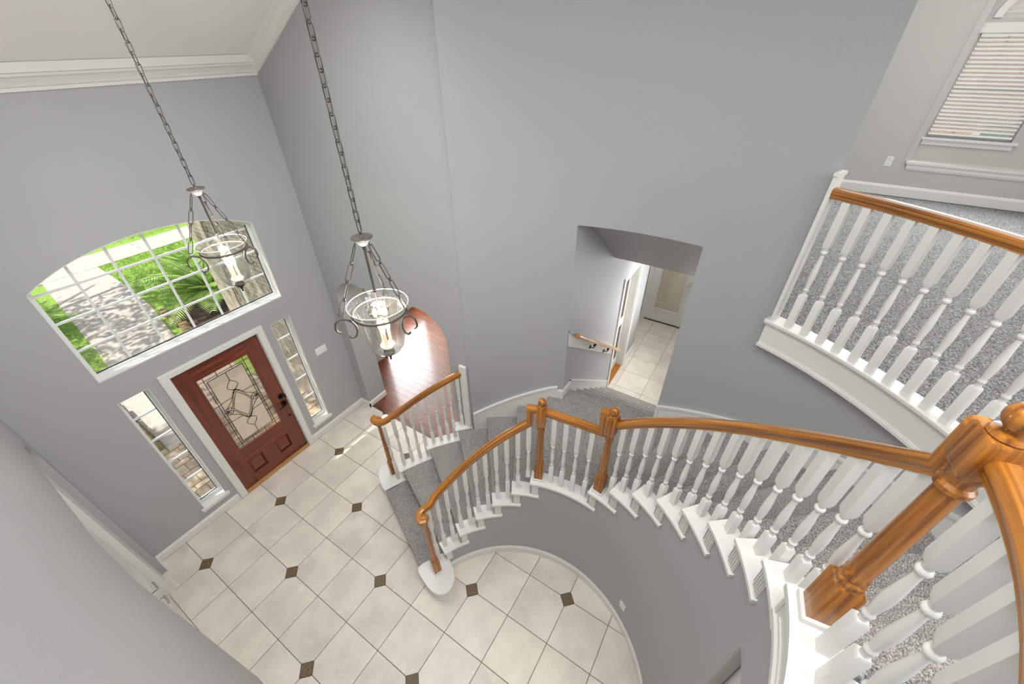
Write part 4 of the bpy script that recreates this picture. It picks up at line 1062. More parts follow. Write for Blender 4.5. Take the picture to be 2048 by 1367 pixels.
# ================================================================== CHANDELIERS
def link_ring(c, t, sidev, hl, hw, r, n=14, seg=5):
    t = Vector(t).normalized(); sidev = Vector(sidev); sidev = (sidev-t*sidev.dot(t)).normalized()
    pts = []
    for i in range(n):
        ph = 2*pi*i/n; st_ = hl-hw
        x = hw*cos(ph); y = hw*sin(ph) + (st_ if sin(ph) >= 0 else -st_)
        pts.append(Vector(c)+sidev*x+t*y)
    m = MB(); m.tube(pts, r, seg, True); return m
def chandelier(x, y, a0, ceil, label):
    z0 = 4.01
    ch = empty('pendant_lantern', (x, y, ceil), label, 'chandelier', 'pair of foyer bell lanterns')
    o = Vector((x, y, 0))
    m = MB(); m.lathe([(0.004, ceil), (0.065, ceil), (0.065, ceil-0.008), (0.05, ceil-0.025), (0.015, ceil-0.032)], o, 20); m.build('ceiling_canopy', 'pewter', ch)
    # main chain, one object per link
    me = [link_ring((0, 0, 0), (0, 0, 1), s_, 0.031, 0.0125, 0.0029).mesh('chain_link', 'pewter') for s_ in ((1, 0.25, 0), (-0.25, 1, 0))]
    z = z0+0.055; i = 0
    while z < ceil-0.03:
        piece('chain_link', me[i % 2], ch, (x, y, z)); z += 0.0495; i += 1
    m = MB(); m.tube([(x+0.006, y+0.003, ceil-0.03), (x-0.006, y-0.004, (ceil+z0)/2), (x+0.004, y, z0+0.03)], 0.0011, 5); m.build('supply_wire', 'pewter', ch)
    m = MB(); m.lathe([(0.004, z0+0.028), (0.007, z0+0.022), (0.005, z0+0.012), (0.012, z0+0.004), (0.050, z0+0.003), (0.053, z0), (0.050, z0-0.004), (0.030, z0-0.006)], o, 24); m.build('top_plate', 'pewter', ch)
    m = MB(); m.lathe([(0.033, z0-0.005), (0.032, z0-0.018), (0.024, z0-0.034), (0.013, z0-0.043), (0.004, z0-0.045)], o, 20); m.build('top_cup', 'plate', ch)
    m = MB(); m.lathe([(0.004, z0-0.04), (0.009, z0-0.05), (0.009, z0-0.06), (0.0062, z0-0.068), (0.0062, z0-0.285), (0.0095, z0-0.29), (0.007, z0-0.297), (0.0095, z0-0.304), (0.0062, z0-0.312), (0.0062, 3.375)], o, 10); m.build('centre_rod', 'pewter', ch)
    zr, zk, rk = 3.588, 3.622, 0.218
    m = MB(); m.tube([o+Vector((0.1455*cos(2*pi*i/40), 0.1455*sin(2*pi*i/40), zr)) for i in range(40)], 0.0072, 8, True); m.build('ring', 'pewter', ch)
    # seeded glass bell
    prof = [(0.012, 3.306), (0.045, 3.309), (0.075, 3.325), (0.095, 3.352), (0.106, 3.39), (0.113, 3.44), (0.121, 3.50), (0.130, 3.55), (0.142, 3.592), (0.156, 3.622), (0.163, 3.634)]
    m = MB(); m.lathe(prof + [(r-0.003, z) for r, z in reversed(prof)], o, 40); 
    m.f = m.f; m.build('glass_bell', 'seeded', ch)
    m = MB(); m.tube([o+Vector((0.162*cos(2*pi*i/40), 0.162*sin(2*pi*i/40), 3.634)) for i in range(40)], 0.0022, 6, True); m.build('glass_rim', 'glass_edge', ch)
    m = MB(); m.lathe([(0.003, 3.245), (0.006, 3.252), (0.004, 3.262), (0.010, 3.27), (0.008, 3.28), (0.026, 3.29), (0.034, 3.302), (0.030, 3.318), (0.01, 3.325), (0.008, 3.345)], o, 18); m.build('finial', 'bronze', ch)
    m = MB(); m.lathe([(0.008, 3.34), (0.040, 3.345), (0.042, 3.356), (0.02, 3.362)], o, 18); m.build('candle_pan', 'candle', ch)
    for q in range(3):
        an = radians(a0+60+120*q); cx, cy = x+0.024*cos(an), y+0.024*sin(an)
        m = MB(); m.lathe([(0.015, 3.36), (0.015, 3.366), (0.0095, 3.368), (0.0095, 3.455), (0.004, 3.456)], (cx, cy, 0), 12); cd = m.build('candle_sleeve', 'candle', ch)
        m = MB(); m.lathe([(0.006, 3.456), (0.012, 3.470), (0.0145, 3.486), (0.011, 3.505), (0.005, 3.522), (0.001, 3.532)], (cx, cy, 0), 12); m.build('bulb', 'bulb', cd)
    for q in range(3):
        an = radians(a0-120*q); e = Vector((cos(an), sin(an), 0)); up = Vector((0, 0, 1))
        s_ = curve([(0.222, -0.056), (0.241, -0.034), (0.237, 0.004), (0.213, 0.022), (0.183, 0.013), (0.157, -0.010), (0.141, -0.045), (0.140, -0.080), (0.153, -0.105), (0.174, -0.107), (0.187, -0.093)], 5)
        m = MB(); m.tube([o+e*a_+up*(zr+b_) for a_, b_ in s_], 0.0062, 6); m.build('scroll_arm', 'pewter', ch)
        p0 = o+e*0.036+up*(z0-0.02); p1 = o+e*0.207+up*(zr+0.028); d = p1-p0; L = d.length; t = d/L; sdv = Vector((-e.y, e.x, 0)); nrm = t.cross(sdv)
        pos = 0.012; kk = 0
        m = MB(); m.tube([p0, p0+t*0.012, p0+t*0.02+sdv*0.004], 0.003, 5); m.build('hook', 'pewter', ch)
        while pos < L-0.02:
            hl = min(0.046, (L-pos)/2)
            link_ring(p0+t*(pos+hl), t, sdv if kk % 2 == 0 else nrm, hl, 0.0125, 0.0029, 14, 5).build('long_link', 'pewter', ch, at=p0+t*(pos+hl))
            pos += 2*hl-0.004; kk += 1
            if pos < L-0.03:
                link_ring(p0+t*(pos+0.006), t, nrm, 0.010, 0.007, 0.0026, 10, 5).build('small_link', 'pewter', ch, at=p0+t*(pos+0.006)); pos += 0.010
    l = lamp('POINT', 'lantern_glow', (x, y, 3.57), 17, (1.0, 0.93, 0.85), 0.03)
    l.parent = ch; l.location = Vector((x, y, 3.56))-world_loc(ch)
    return ch
chandelier(0.0, -1.445, 178, ceil_z(-1.445), 'bell-shaped seeded glass lantern hanging in front of the arched window')
chandelier(0.0, -3.03, 158, ceil_z(-3.03), 'bell-shaped seeded glass lantern hanging nearer, before the dining arch')

# ================================================================== REAR HALL
YH = -3.295
# hall walls
mb = MB().box(2.02, 3.905, YH, YH+0.12, -0.1, 3.6).box(3.905, 4.625, YH, YH+0.12, 2.04, 3.6).box(4.625, 5.23, YH, YH+0.12, -0.1, 2.8).box(5.11, 5.23, YH+0.12, -2.95, -0.1, 2.8).box(5.23, 6.35, -3.07, -2.95, -0.1, 2.8)
mb.build('wall_hall_left', 'wall', label='gray left wall of the rear hall with the closet doorway', kind='structure')
MB().box(2.10, 6.5, -4.55, -4.42, -0.1, 3.6).build('wall_hall_right', 'wall', label='gray right wall of the rear hall', kind='structure')
MB().box(6.35, 6.47, -3.14, -2.95, -0.1, 2.8).box(6.35, 6.47, -4.5, -3.98, -0.1, 2.8).box(6.35, 6.47, -3.98, -3.14, 2.06, 2.8).build('wall_hall_end', 'wall_light', label='end wall around the back door', kind='structure')
m = MB(); m.loft([[(2.25, y, 3.415), (3.197, y, 2.69), (3.197, y, 2.85), (2.25, y, 3.6)] for y in (-3.28, -4.45)]); m.box(3.195, 6.5, -4.5, -2.95, 2.69, 2.8)
m.build('ceiling_hall', 'wall', label='gray sloped soffit over the rear hall steps', kind='structure')
hf = MB().box(2.1, 6.5, -4.5, -2.95, -0.1, -0.004).build('floor_hall', 'grout', label='cream tile floor of the rear hall', kind='structure')
ht = None
for i in range(7):
    for j in range(4):
        x0 = 3.60+0.457*i; y1 = -2.93-0.4565*j
        poly = [(x0+.0025, y1-0.4565+.0025), (x0+0.457-.0025, y1-0.4565+.0025), (x0+0.457-.0025, y1-.0025), (x0+.0025, y1-.0025)]
        for f in ((lambda p: p[1]+4.42), (lambda p: 6.35-p[0]), (lambda p: p[0]-3.6), (lambda p: (YH-p[1]) if p[0] < 5.1 else 9)): poly = clip_poly(poly, f) if not (f(poly[0]) == 9) else poly
        if len(poly) < 3: continue
        cx = sum(p[0] for p in poly)/len(poly); cy = sum(p[1] for p in poly)/len(poly)
        chamfer_prism(poly, -0.006, 0.0, 0.002).build('floor_tile', 'tile_hall', hf, at=(cx, cy, 0))
# steps down to the hall
hs = empty('hall_stairs', (3.0, -3.85, 0), 'short straight carpeted steps going down from landing to the rear hall', 'staircase')
m = MB()                                       # landing bay between the opening jambs
m.prism([(P(2.46, OPA).x, P(2.46, OPA).y), (P(2.46, 8).x, P(2.46, 8).y), (P(2.46, 0).x, P(2.46, 0).y), (P(2.46, OPB).x, P(2.46, OPB).y), (2.185, -4.42), (2.185, YH)][::-1], 1.337, 1.3738)
m.tube([(2.185, -4.42, 1.3545), (2.185, YH, 1.3545)], 0.0185, 10); m.box(2.12, 2.16, -4.42, YH, 1.176, 1.34)
m.build('landing_carpet', 'carpet', hs)
for i in range(1, 7):
    xa = 2.185+0.255*(i-1)-0.03; xb = 2.185+0.255*i; z = 1.372-0.196*i
    m = MB(); m.box(xa, xb, -4.42, YH, z-0.035, z); m.tube([(xb, -4.42, z-0.0175), (xb, YH, z-0.0175)], 0.022, 12); m.box(xb-0.06, xb-0.025, -4.42, YH, max(0, z-0.196), z-0.03)
    m.build('tread_carpet', 'carpet', hs)
sk = MB(); f = lambda x: 1.512-(x-2.205)*0.783
sk.loft([[(x, YH-d, f(x)-0.5), (x, YH-d, f(x)), (x, YH, f(x)), (x, YH, f(x)-0.5)] for x, d in ((2.205, 0.018), (3.78, 0.018))])
sk.loft([[(x, YH-0.026, f(x)-0.02), (x, YH-0.026, f(x)+0.004), (x, YH, f(x)+0.004), (x, YH, f(x)-0.02)] for x in (2.205, 3.78)])
sk.build('skirting', 'white', hs)
straight_base('baseboard_hall_landing', (1.985, YH), (2.2045, YH), 0, -1, 'short white baseboard on the landing side of the rear opening', 0.125, 1.372)
straight_base('baseboard_hall', (4.70, YH), (5.23, YH), 0, -1, 'white baseboard in the rear hall past the closet', 0.11)
straight_base('baseboard_hall_end', (5.23, -3.07), (6.35, -3.07), 0, -1, 'white baseboard beside the back door', 0.11)
# wall handrail on its white board
hr = empty('wall_handrail', (2.9, YH, 1.6), 'oak handrail on a white backing board beside the rear hall steps', 'handrail')
m = MB(); m.loft([[(x, YH-0.018, z0_), (x, YH-0.018, z1_), (x, YH, z1_), (x, YH, z0_)] for x, z0_, z1_ in ((2.045, 2.115, 2.305), (3.745, 0.862, 1.022))]); m.loft([[(x, YH-0.026, z1_-0.01), (x, YH-0.026, z1_+0.006), (x, YH, z1_+0.006), (x, YH, z1_-0.01)] for x, z1_ in ((2.045, 2.305), (3.745, 1.022))])
m.build('backing_board', 'white', hr)
small = [(a*0.75, b*0.75) for a, b in RAIL]
def hp(x): return (x, YH-0.085, 2.235-(x-2.12)*0.772)
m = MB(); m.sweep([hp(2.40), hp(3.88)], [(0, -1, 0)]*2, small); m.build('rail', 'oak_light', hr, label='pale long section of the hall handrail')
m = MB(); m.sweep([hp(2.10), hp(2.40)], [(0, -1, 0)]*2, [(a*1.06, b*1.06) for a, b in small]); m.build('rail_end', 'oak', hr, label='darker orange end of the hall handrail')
for x in (2.72, 3.32):
    p = Vector(hp(x)); m = MB(); m.tube([p+Vector((0, 0.067, -0.10)), p+Vector((0.0, 0.02, -0.10)), p+Vector((0, 0, -0.06)), p+Vector((0, 0, -0.02))], 0.006, 7); m.tube([p+Vector((0, 0.068, -0.10)), p+Vector((0, 0.060, -0.10))], 0.026, 12); m.box(p.x-0.05, p.x+0.05, p.y-0.012, p.y+0.012, p.z-0.035, p.z-0.024)
    m.build('rail_bracket', 'bronze', hr)
# closet doorway (door_4)
d4 = empty('door_4', (4.26, YH, 0), 'white cased closet doorway in the rear hall', None, None, 'structure')
MB().box(3.835, 3.905, YH-0.018, YH, 0, 2.11).box(4.615, 4.70, YH-0.018, YH, 0, 2.11).box(3.905, 4.615, YH-0.018, YH, 2.04, 2.11).build('door_casing', 'white', d4)
MB().box(3.895, 3.907, YH, YH+0.13, 0, 2.05).box(4.603, 4.626, YH, YH+0.13, 0, 2.05).box(3.907, 4.603, YH, YH+0.13, 2.03, 2.041).build('door_jamb', 'white', d4)
for xa, xb, kx in ((3.912, 4.252, 4.235), (4.258, 4.598, 4.275)):
    ya, yb = YH+0.105, YH+0.14
    m = MB().box(xa, xa+0.075, ya, yb, 0.015, 2.028).box(xb-0.075, xb, ya, yb, 0.015, 2.028)
    for za, zb in ((0.015, 0.20), (0.94, 1.08), (1.90, 2.028)): m.box(xa+0.075, xb-0.075, ya, yb, za, zb)
    lf = m.build('door_leaf', 'white', d4)
    for za, zb in ((0.20, 0.94), (1.08, 1.90)): MB().box(xa+0.075, xb-0.075, ya+0.012, yb-0.012, za, zb).build('door_panel', 'door_glass', lf)
    m = MB(); m.tube([(kx, ya, 1.0), (kx, ya-0.03, 1.0)], [0.008, 0.014], 10); m.build('knob', 'bronze', lf)
MB().box(3.88, 4.626, YH-0.0, YH+0.16, -0.003, 0.004).build('threshold', 'oak', d4)
MB().box(3.7, 4.9, YH+0.12, YH+1.2, -0.05, 0.0).build('floor_closet', 'cherry', label='orange wood floor inside the rear hall closet', kind='structure')
MB().box(3.6, 3.7, YH+0.12, YH+1.3, -0.05, 2.7).box(4.9, 5.0, YH+0.24, YH+1.3, -0.05, 2.7).box(3.6, 5.0, YH+1.2, YH+1.3, -0.05, 2.7).box(3.6, 5.0, YH+0.12, YH+1.3, 2.6, 2.7).build('wall_closet', 'dark', label='dark closet interior', kind='structure')
# back door (door_3)
d3 = empty('door_3', (6.36, -3.56, 0), 'white half-lite back door at the end of the rear hall', None, None, 'structure')
y0, y1 = -3.965, -3.158
MB().box(6.335, 6.35, -3.16, -3.075, 0, 2.12).box(6.335, 6.35, -4.05, y0, 0, 2.12).box(6.335, 6.35, y0, -3.16, 2.05, 2.12).build('door_casing', 'white', d3)
m = MB().box(6.365, 6.405, y0, -3.80, 0.02, 2.04).box(6.365, 6.405, -3.30, y1, 0.02, 2.04).box(6.365, 6.405, -3.80, -3.30, 0.02, 0.30).box(6.365, 6.405, -3.80, -3.30, 1.90, 2.04)
m.build('door_leaf', 'white', d3)
frame_yz(MB(), -3.815, -3.285, 0.285, 1.915, 0.03, 6.352, 6.372).build('lite_moulding', 'white', d3)
MB().add([(6.385, -3.8, 0.3), (6.385, -3.3, 0.3), (6.385, -3.3, 1.9), (6.385, -3.8, 1.9)], [(0, 1, 2, 3)]).build('pane', 'glass', d3)
g = MB()
for y in (-3.39, -3.71): g.box(6.378, 6.384, y-0.004, y+0.004, 0.3, 1.9)
for z in (0.44, 1.76): g.box(6.378, 6.384, -3.8, -3.3, z-0.004, z+0.004)
g.build('grille', 'white', d3)
for z in (1.15, 0.50): MB().box(6.355, 6.366, y1-0.004, y1+0.012, z-0.05, z+0.05).build('hinge', 'chrome', d3)
m = MB(); m.tube([(6.365, -3.885, 1.02), (6.34, -3.885, 1.02)], 0.028, 12); m.build('deadbolt', 'chrome', d3)
m = MB(); m.tube([(6.365, -3.885, 0.92), (6.34, -3.885, 0.92)], 0.028, 12); m.tube([(6.33, -3.885, 0.92), (6.325, -3.80, 0.918)], 0.010, 8); m.build('lever_handle', 'chrome', d3)
MB().box(6.352, 6.41, y0, y1, 0.0, 0.02).build('threshold', 'slot', d3)
m = MB()
for i in range(64): m.obox((6.394, -3.55, 0.315+0.025*i), (cos(1.15), 0, sin(1.15)), (0, 1, 0), (-sin(1.15), 0, cos(1.15)), 0.013, 0.245, 0.0006)
m.build('lite_blind_slats', 'blind_beige', d3, kind='stuff')
m = MB(); m.box(9.0, 9.1, -6, -1, -0.2, 2.4); m.build('patio_fence', 'wall_beige', label='beige patio wall seen through the back door glass', cat='wall')
MB().box(6.5, 9.0, -6, -1, -0.25, -0.12).build('patio', 'concrete', label='pale concrete patio beyond the back door', cat='patio')

# ---- passage under the upper floor
MB().box(-1.4, 0.0, -7.6, -7.48, -0.1, 2.7).box(-0.085, -0.02, -7.5, -5.42, -0.1, 2.7).box(-1.5, -1.38, -7.5, -5.45, -0.1, 2.7).build('wall_passage', 'wall_beige', label='beige passage wall beyond the opening under the gallery', kind='structure')
MB().box(-1.5, -0.02, -7.6, -5.3, -0.08, -0.001).build('floor_passage', 'tile', label='tile floor of the lower passage', kind='structure')
MB().box(-1.5, -0.02, -7.6, -5.45, 2.68, 2.75).build('ceiling_passage', 'ceiling', label='passage ceiling', kind='structure')

# ================================================================== SMALL WALL FITTINGS
sw = empty('light_switch', (1.133, 0, 1.331), 'white four-gang switch plate on front wall right of sidelight', 'switch')
bevel(MB().box(1.049, 1.218, -0.006, 0, 1.274, 1.389).build('cover_plate', 'plate', sw), 0.003)
for i in range(3): MB().box(1.077+0.046*i, 1.077+0.046*i+0.024, -0.009, -0.005, 1.305, 1.358).build('rocker', 'plate', sw)
def outlet(loc, ax, ay, label):
    e = empty('wall_outlet', loc, label, 'outlet'); c = Vector(loc); az = Vector((0, 0, 1)); ax, ay = Vector(ax), Vector(ay)
    m = MB(); m.obox(c+ay*0.003, ax, ay, az, 0.036, 0.003, 0.058); bevel(m.build('cover_plate', 'plate', e), 0.002)
    for s_ in (-1, 1):
        m = MB(); m.obox(c+ay*0.006+az*0.022*s_, ax, ay, az, 0.016, 0.002, 0.014); r_ = m.build('receptacle', 'plate', e)
        m = MB()
        for t in (-0.006, 0.006): m.obox(c+ay*0.0082+az*(0.022*s_+0.002)+ax*t, ax, ay, az, 0.0014, 0.0004, 0.005)
        m.build('slots', 'slot', r_)
a = -33.7; outlet(P(RIN, a, 0.376), er(a+90), -er(a), 'white outlet low on the curved wall below the stairs')
outlet((5.85, -5.752, 3.508), (0, 1, 0), (-1, 0, 0), 'white outlet on the gallery wall left of the window ledge')

# ---- patterned drape in the dining room
cu = empty('curtain', (2.46, 0.57, 0), 'white drape with gray branching print beside the dining room window', 'curtain')
def drape(x0, x1, y, z0, z1):
    m = MB(); n = 36; rings = []
    for z in (z0, z1):
        rings.append([(x0+(x1-x0)*i/n, y+0.03*sin(i*1.1), z) for i in range(n+1)] + [(x0+(x1-x0)*i/n, y+0.004+0.03*sin(i*1.1), z) for i in range(n, -1, -1)])
    m.loft(rings, True, True, False); return m
drape(2.315, 2.60, 0.57, 0.01, 2.25).build('fabric', 'curtain', cu)
pm = MB(); random.seed(3)
def wav(x): return 0.57-0.004+0.03*sin((x-2.315)/0.285*36*1.1)
for i in range(26):
    x, z = random.uniform(2.33, 2.59), random.uniform(0.05, 2.1); pts = []
    ang = random.uniform(0, 2*pi)
    for k in range(9):
        pts.append((min(2.595, max(2.32, x)), wav(min(2.595, max(2.32, x)))-0.002, max(0.03, min(2.2, z)))); ang += random.uniform(-0.5, 0.5); x += 0.035*cos(ang); z += 0.05*sin(ang)
    for p, q in zip(pts, pts[1:]):
        if (Vector(p)-Vector(q)).length > 0.004: pm.tube([p, q], 0.005, 4)
pm.build('printed_branches', 'drape_line', cu)
m = MB(); m.tube([(2.25, 0.57, 2.28), (2.9, 0.57, 2.28)], 0.012, 8); m.build('curtain_rod', 'bronze', cu)

# ================================================================== OUTSIDE
GZ = -0.15
random.seed(11)
lawn = MB().box(-14, 16, 0.14, 26, GZ-0.1, GZ-0.02).build('lawn', 'grass_base', label='green lawn on both sides of the front walk', cat='lawn', kind='stuff')
gb = MB(); 
def blades(n, x0, x1, y0, y1):
    V, F = [], []
    for _ in range(n):
        x = random.uniform(x0, x1); y = random.uniform(y0, y1); a = random.uniform(0, 2*pi); h = random.uniform(0.03, 0.075); w = 0.008
        lx, ly = random.uniform(-0.04, 0.04), random.uniform(-0.04, 0.04); b = len(V)
        V += [(x-w*cos(a), y-w*sin(a), GZ-0.02), (x+w*cos(a), y+w*sin(a), GZ-0.02), (x+lx, y+ly, GZ-0.02+h)]; F.append((b, b+1, b+2))
    gb.add(V, F)
blades(9000, -1.8, -0.2, 5.2, 10.5); blades(11000, 1.28, 4.2, 6.4, 10.5); blades(5000, 0.6, 5.2, 12.0, 14.0); blades(2000, -1.6, 0.8, 11.9, 13.5)
gb.build('grass', 'grass', label='short bright grass blades over the lawn', cat='grass', kind='stuff')
walk = empty('front_walk', (0.4, 6, GZ), 'pale concrete walk leading from porch to street sidewalk', 'walkway')
ys = [3.75, 5.2, 6.9, 8.6, 10.5]
def wl(y): return -0.31+(y-5.27)*0.087
def wr(y): return 0.84+(y-5.12)*0.167 if y < 7.4 else 1.22+(y-7.4)*0.03
for ya, yb in zip(ys, ys[1:]): bevel(MB().prism([(wl(ya), ya+.006), (wr(ya), ya+.006), (wr(yb), yb-.006), (wl(yb), yb-.006)], GZ-0.08, GZ).build('slab', 'concrete', walk), 0.006)
ys = [-4.5, -2.6, -0.9, 0.8, 2.5, 4.2, 5.9]
for xa, xb in zip(ys, ys[1:]): bevel(MB().box(xa+.006, xb-.006, 10.512+0.0*(xa+1), 11.7, GZ-0.08, GZ+0.001).build('slab', 'concrete', walk), 0.006)
bevel(MB().box(-0.66, 1.0, 1.87, 3.74, GZ-0.08, GZ+0.004).build('slab', 'concrete', walk), 0.006)
# porch pavers
pv = empty('porch_pavers', (0, 1.0, GZ), 'tan brick pavers laid on the porch outside the left sidelight', 'paving')
MB().box(-1.9, 1.2, 0.14, 1.87, GZ-0.08, GZ-0.012).build('mortar_bed', 'mortar', pv)
pm1 = {}
def paver(cx, cy, lx, ly):
    key = (round(lx, 3), round(ly, 3))
    if key not in pm1: pm1[key] = chamfer_prism([(-lx/2, -ly/2), (lx/2, -ly/2), (lx/2, ly/2), (-lx/2, ly/2)], -0.05, 0, 0.004).mesh('paver', 'paver')
    piece('paver', pm1[key], pv, (cx, cy, GZ+0.002+random.uniform(-0.002, 0.002)))
row = 0; y = 0.16
while y < 1.85:
    if row % 2 == 0:
        x = -1.8
        while x < 1.1: paver(x+0.1, y+0.05, 0.189, 0.090); x += 0.205
        y += 0.105
    else:
        x = -1.85
        while x < 1.1: paver(x+0.075, y+0.1, 0.132, 0.189); x += 0.147
        y += 0.205
    row += 1
# flagstone border left of the walk
fs = empty('stone_border', (-0.85, 2.8, GZ), 'stacked golden flagstone border left of the porch walk', 'border')
random.seed(5)
y = 1.95
while y < 4.5:
    L = random.uniform(0.24, 0.42)
    for lay in range(2):
        w = random.uniform(0.20, 0.27); jx = random.uniform(-0.02, 0.02); z0 = GZ-0.02+lay*0.1
        pts = [(-0.70+jx, y+0.01), (-0.69+jx, y+L-0.012), (-0.70-w, y+L-random.uniform(0, .03)), (-0.71-w, y+random.uniform(0, .03))]
        chamfer_prism(pts, z0, z0+0.095, 0.012).build('flagstone', 'stone', fs)
    y += L
MB().box(-1.8, -0.93, 1.9, 5.0, GZ-0.06, GZ+0.02).build('planting_bed', 'soil', label='dark mulch bed behind the flagstone border', cat='soil')
m = MB(); m.prism([(1.08, 4.6), (1.12, 4.1), (2.6, 4.1), (3.0, 5.6), (2.4, 6.3), (1.35, 6.2), (1.10, 5.4)], GZ-0.05, GZ+0.03); m.build('planting_bed', 'soil', label='mulch bed under the palms right of the walk', cat='soil')
eb = empty('bed_edging', (1.1, 5.2, GZ), 'rough tan stones edging the palm bed right of the walk', 'edging')
for i in range(9):
    y = 4.1+i*0.25; x = 1.02+0.05*(y-5.2)+random.uniform(-0.015, 0.03); pts = [(x, y), (x+0.15, y+.01), (x+0.16, y+0.22), (x+.01, y+0.23)]
    chamfer_prism(pts, GZ-0.03, GZ+0.07+random.uniform(0, .02), 0.015).build('edging_stone', 'stone', eb)
# brick porch wall with end pier
bk = empty('porch_wall', (1.3, 1.4, GZ), 'tan brick porch wall and pier right of the entry', 'wall')
MB().box(1.228, 1.5, 0.14, 2.04, GZ-0.1, 4.2).box(1.198, 1.5, 2.048, 2.572, GZ-0.1, 4.2).build('mortar_core', 'mortar', bk)
bmA = MB().box(-0.02, 0.02, -0.096, 0.096, -0.0305, 0.0305); bevel
bmeA = bmA.mesh('brick', 'brick'); bmeB = MB().box(-0.096, 0.096, -0.02, 0.02, -0.0305, 0.0305).mesh('brick', 'brick')
stuff = MB(); cnt = 0
for r in range(55):
    z = GZ+0.04+r*0.0725; off = 0.1 if r % 2 else 0.0
    for i in range(-1, 10):
        y = 0.26+off+0.204*i
        if y > 2.0 or y < 0.2: continue
        if 0.4 < z < 2.95 and cnt < 270: piece('brick', bmeA, bk, (1.218+random.uniform(-.003, .003), y, z)); cnt += 1
        else: stuff.box(1.198, 1.238, y-0.096, y+0.096, z-0.0305, z+0.0305)
    for i in range(3):
        y = 2.15+0.17*i+(0.0 if r % 2 else 0.0)
        hh = 0.08
        stuff.box(1.172, 1.21, y-hh, y+hh, z-0.0305, z+0.0305)
    for i in range(1):
        x = 1.29+0.2*i; stuff.box(x-0.095, x+0.095, 2.028, 2.06, z-0.0305, z+0.0305)
stuff.build('brick_courses', 'brick', bk, kind='stuff')
# house front left of the door, outside skin not seen from within
# sago palms
def frond_mesh(L, nleaf, droop):
    rib, lf = MB(), MB(); pts = []
    for i in range(nleaf+1):
        t = i/nleaf; pts.append(Vector((L*t*(1-0.12*droop*t), 0, L*(0.55*t-droop*0.75*t*t))))
    rib.tube(pts, [0.010*(1-0.7*i/nleaf)+0.002 for i in range(nleaf+1)], 4)
    V, F = [], []
    for i in range(2, nleaf+1):
        t = i/nleaf; l = 0.24*L*(sin(pi*min(1, 0.15+0.8*t))**0.6); p = pts[i]; tg = (pts[i]-pts[i-1]).normalized()
        for s_ in (-1, 1):
            d = (Vector((0, s_, 0))*0.82 + tg*0.55 + Vector((0, 0, -0.18))).normalized(); w = tg*0.011; b = len(V)
            V += [p-w, p+w, p+d*l*0.6+w*0.8+Vector((0, 0, 0.015)), p+d*l, p+d*l*0.6-w*0.8+Vector((0, 0, 0.015))]; F.append((b, b+1, b+2, b+3, b+4))
    lf.add(V, F)
    b = len(rib.v); n0 = len(rib.f)
    me_l = lf.mesh('frond', 'palm'); me_r = rib.mesh('frond_rib', 'palm_rib')
    return me_l, me_r
FR = [frond_mesh(1.0, 26, 0.55), frond_mesh(1.15, 28, 0.8), frond_mesh(0.85, 24, 0.35)]
def sago(x, y, trunk, scale, nf, label, seed):
    random.seed(seed)
    e = empty('sago_palm', (x, y, GZ), label, 'palm', 'sago palms outside')
    m = MB(); m.lathe([(0.12, GZ-0.02), (0.13, GZ+trunk*0.5), (0.09, GZ+trunk)], (x, y, 0), 10); m.build('trunk', 'bark', e)
    for i in range(nf):
        ml, mr_ = random.choice(FR); a = i*2.399+random.uniform(-.2, .2); tilt = -0.75+0.95*(i/nf)+random.uniform(-.1, .1); s_ = scale*random.uniform(0.85, 1.1)
        o = bpy.data.objects.new('frond', ml); COL.objects.link(o); o.parent = e
        o.location = Vector((x, y, GZ+trunk))-e.location; o.rotation_euler = (0, tilt, a); o.scale = (s_, s_, s_)
        q = bpy.data.objects.new('frond_rib', mr_); COL.objects.link(q); q.parent = o
sago(1.95, 5.45, 0.42, 1.2, 38, 'large sago palm with arching fronds at the near end of the right bed', 1)
sago(2.45, 6.9, 0.30, 1.1, 32, 'sago palm behind the large one, right of the walk', 2)
sago(-0.98, 7.5, 0.22, 0.95, 24, 'sago palm left of the walk, further from the house', 4)
sago(-0.80, 6.1, 0.12, 0.6, 18, 'small dark sago palm left of the walk near the porch', 6)
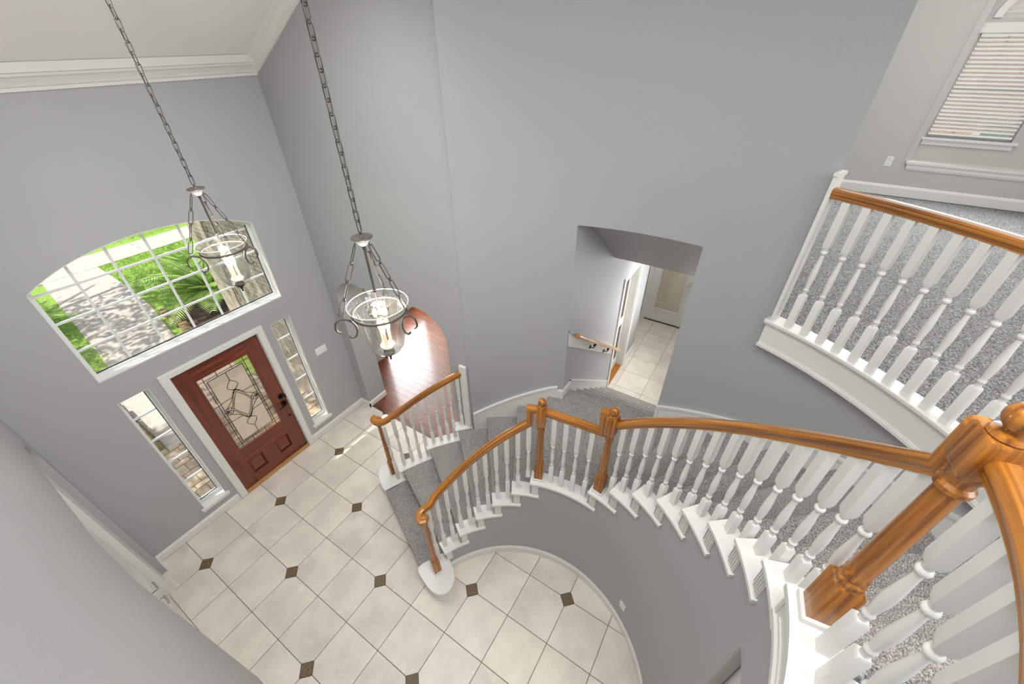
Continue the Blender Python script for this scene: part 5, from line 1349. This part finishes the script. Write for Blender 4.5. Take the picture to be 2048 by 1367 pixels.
# street tree casting the dappled shade
tr = empty('oak_tree', (-2.2, 9.2, GZ), 'broad oak tree shading the front walk', 'tree')
m = MB(); m.tube([(-2.2, 9.2, GZ-0.1), (-2.15, 9.2, 1.6), (-2.3, 9.1, 3.4)], [0.22, 0.17, 0.12], 10)
for dx, dy, dz in ((1.6, -1.2, 1.6), (-1.2, -0.8, 1.8), (0.6, 1.4, 1.9), (1.9, 0.7, 1.2)): m.tube([(-2.25, 9.15, 3.0), (-2.2+dx*0.6, 9.1+dy*0.6, 3.3+dz*0.6), (-2.2+dx, 9.1+dy, 3.4+dz)], [0.10, 0.06, 0.03], 7)
m.build('trunk', 'bark', tr)
random.seed(21); V, F = [], []
for _ in range(1900):
    while True:
        u = Vector((random.uniform(-1, 1), random.uniform(-1, 1), random.uniform(-1, 1)))
        if u.length < 1: break
    cl = random.choice(((0, 0), (1.3, -1.2), (-0.6, -1.5), (1.5, 0.6), (-1.2, 0.9), (0.2, -2.6)))
    p = Vector((-1.9+cl[0]+u.x*1.25, 8.6+cl[1]+u.y*1.25, 5.2+u.z*0.9)); a = Vector((random.uniform(-1, 1), random.uniform(-1, 1), random.uniform(-.5, .5))).normalized(); b_ = a.cross(Vector((random.uniform(-1, 1), random.uniform(-1, 1), random.uniform(-1, 1)))).normalized(); s_ = random.uniform(0.07, 0.14)
    b = len(V); V += [p-a*s_, p+b_*s_*0.5, p+a*s_, p-b_*s_*0.5]; F.append((b, b+1, b+2, b+3))
lv = MB(); lv.add(V, F); lv.build('foliage', 'leaf', tr, kind='stuff')
tr2 = empty('oak_tree', (-3.4, 3.4, GZ), 'unseen smaller oak tree added to shade the porch from the left', 'tree')  # out of view, added so its leaves shade the porch brick and pavers
m = MB(); m.tube([(-3.4, 3.4, GZ-0.1), (-3.3, 3.4, 2.2), (-3.0, 3.2, 4.2)], [0.16, 0.13, 0.09], 10)
for q in ((-0.4, 2.6, 5.7), (-1.5, 2.2, 5.9), (-2.2, 3.8, 5.8)): m.tube([(-3.05, 3.25, 4.0), ((q[0]-3.0)/2, (q[1]+3.2)/2, (q[2]+4.6)/2), q], [0.08, 0.05, 0.02], 7)
m.build('trunk', 'bark', tr2)
V, F = [], []
for _ in range(1900):
    while True:
        u = Vector((random.uniform(-1, 1), random.uniform(-1, 1), random.uniform(-1, 1)))
        if u.length < 1: break
    cl = random.choice(((-0.2, 2.5), (-0.7, 2.1), (-0.1, 1.7), (-1.3, 2.6), (-2.2, 3.4), (-3.1, 2.7), (-3.3, 2.2), (-2.8, 3.0), (-3.4, 3.2)))
    p = Vector((cl[0]+u.x*0.85, cl[1]+u.y*0.85, 5.9+u.z*0.6)); a = Vector((random.uniform(-1, 1), random.uniform(-1, 1), random.uniform(-.5, .5))).normalized(); b_ = a.cross(Vector((random.uniform(-1, 1), random.uniform(-1, 1), random.uniform(-1, 1)))).normalized(); s_ = random.uniform(0.07, 0.14)
    b = len(V); V += [p-a*s_, p+b_*s_*0.5, p+a*s_, p-b_*s_*0.5]; F.append((b, b+1, b+2, b+3))
lv = MB(); lv.add(V, F); lv.build('foliage', 'leaf', tr2, kind='stuff')
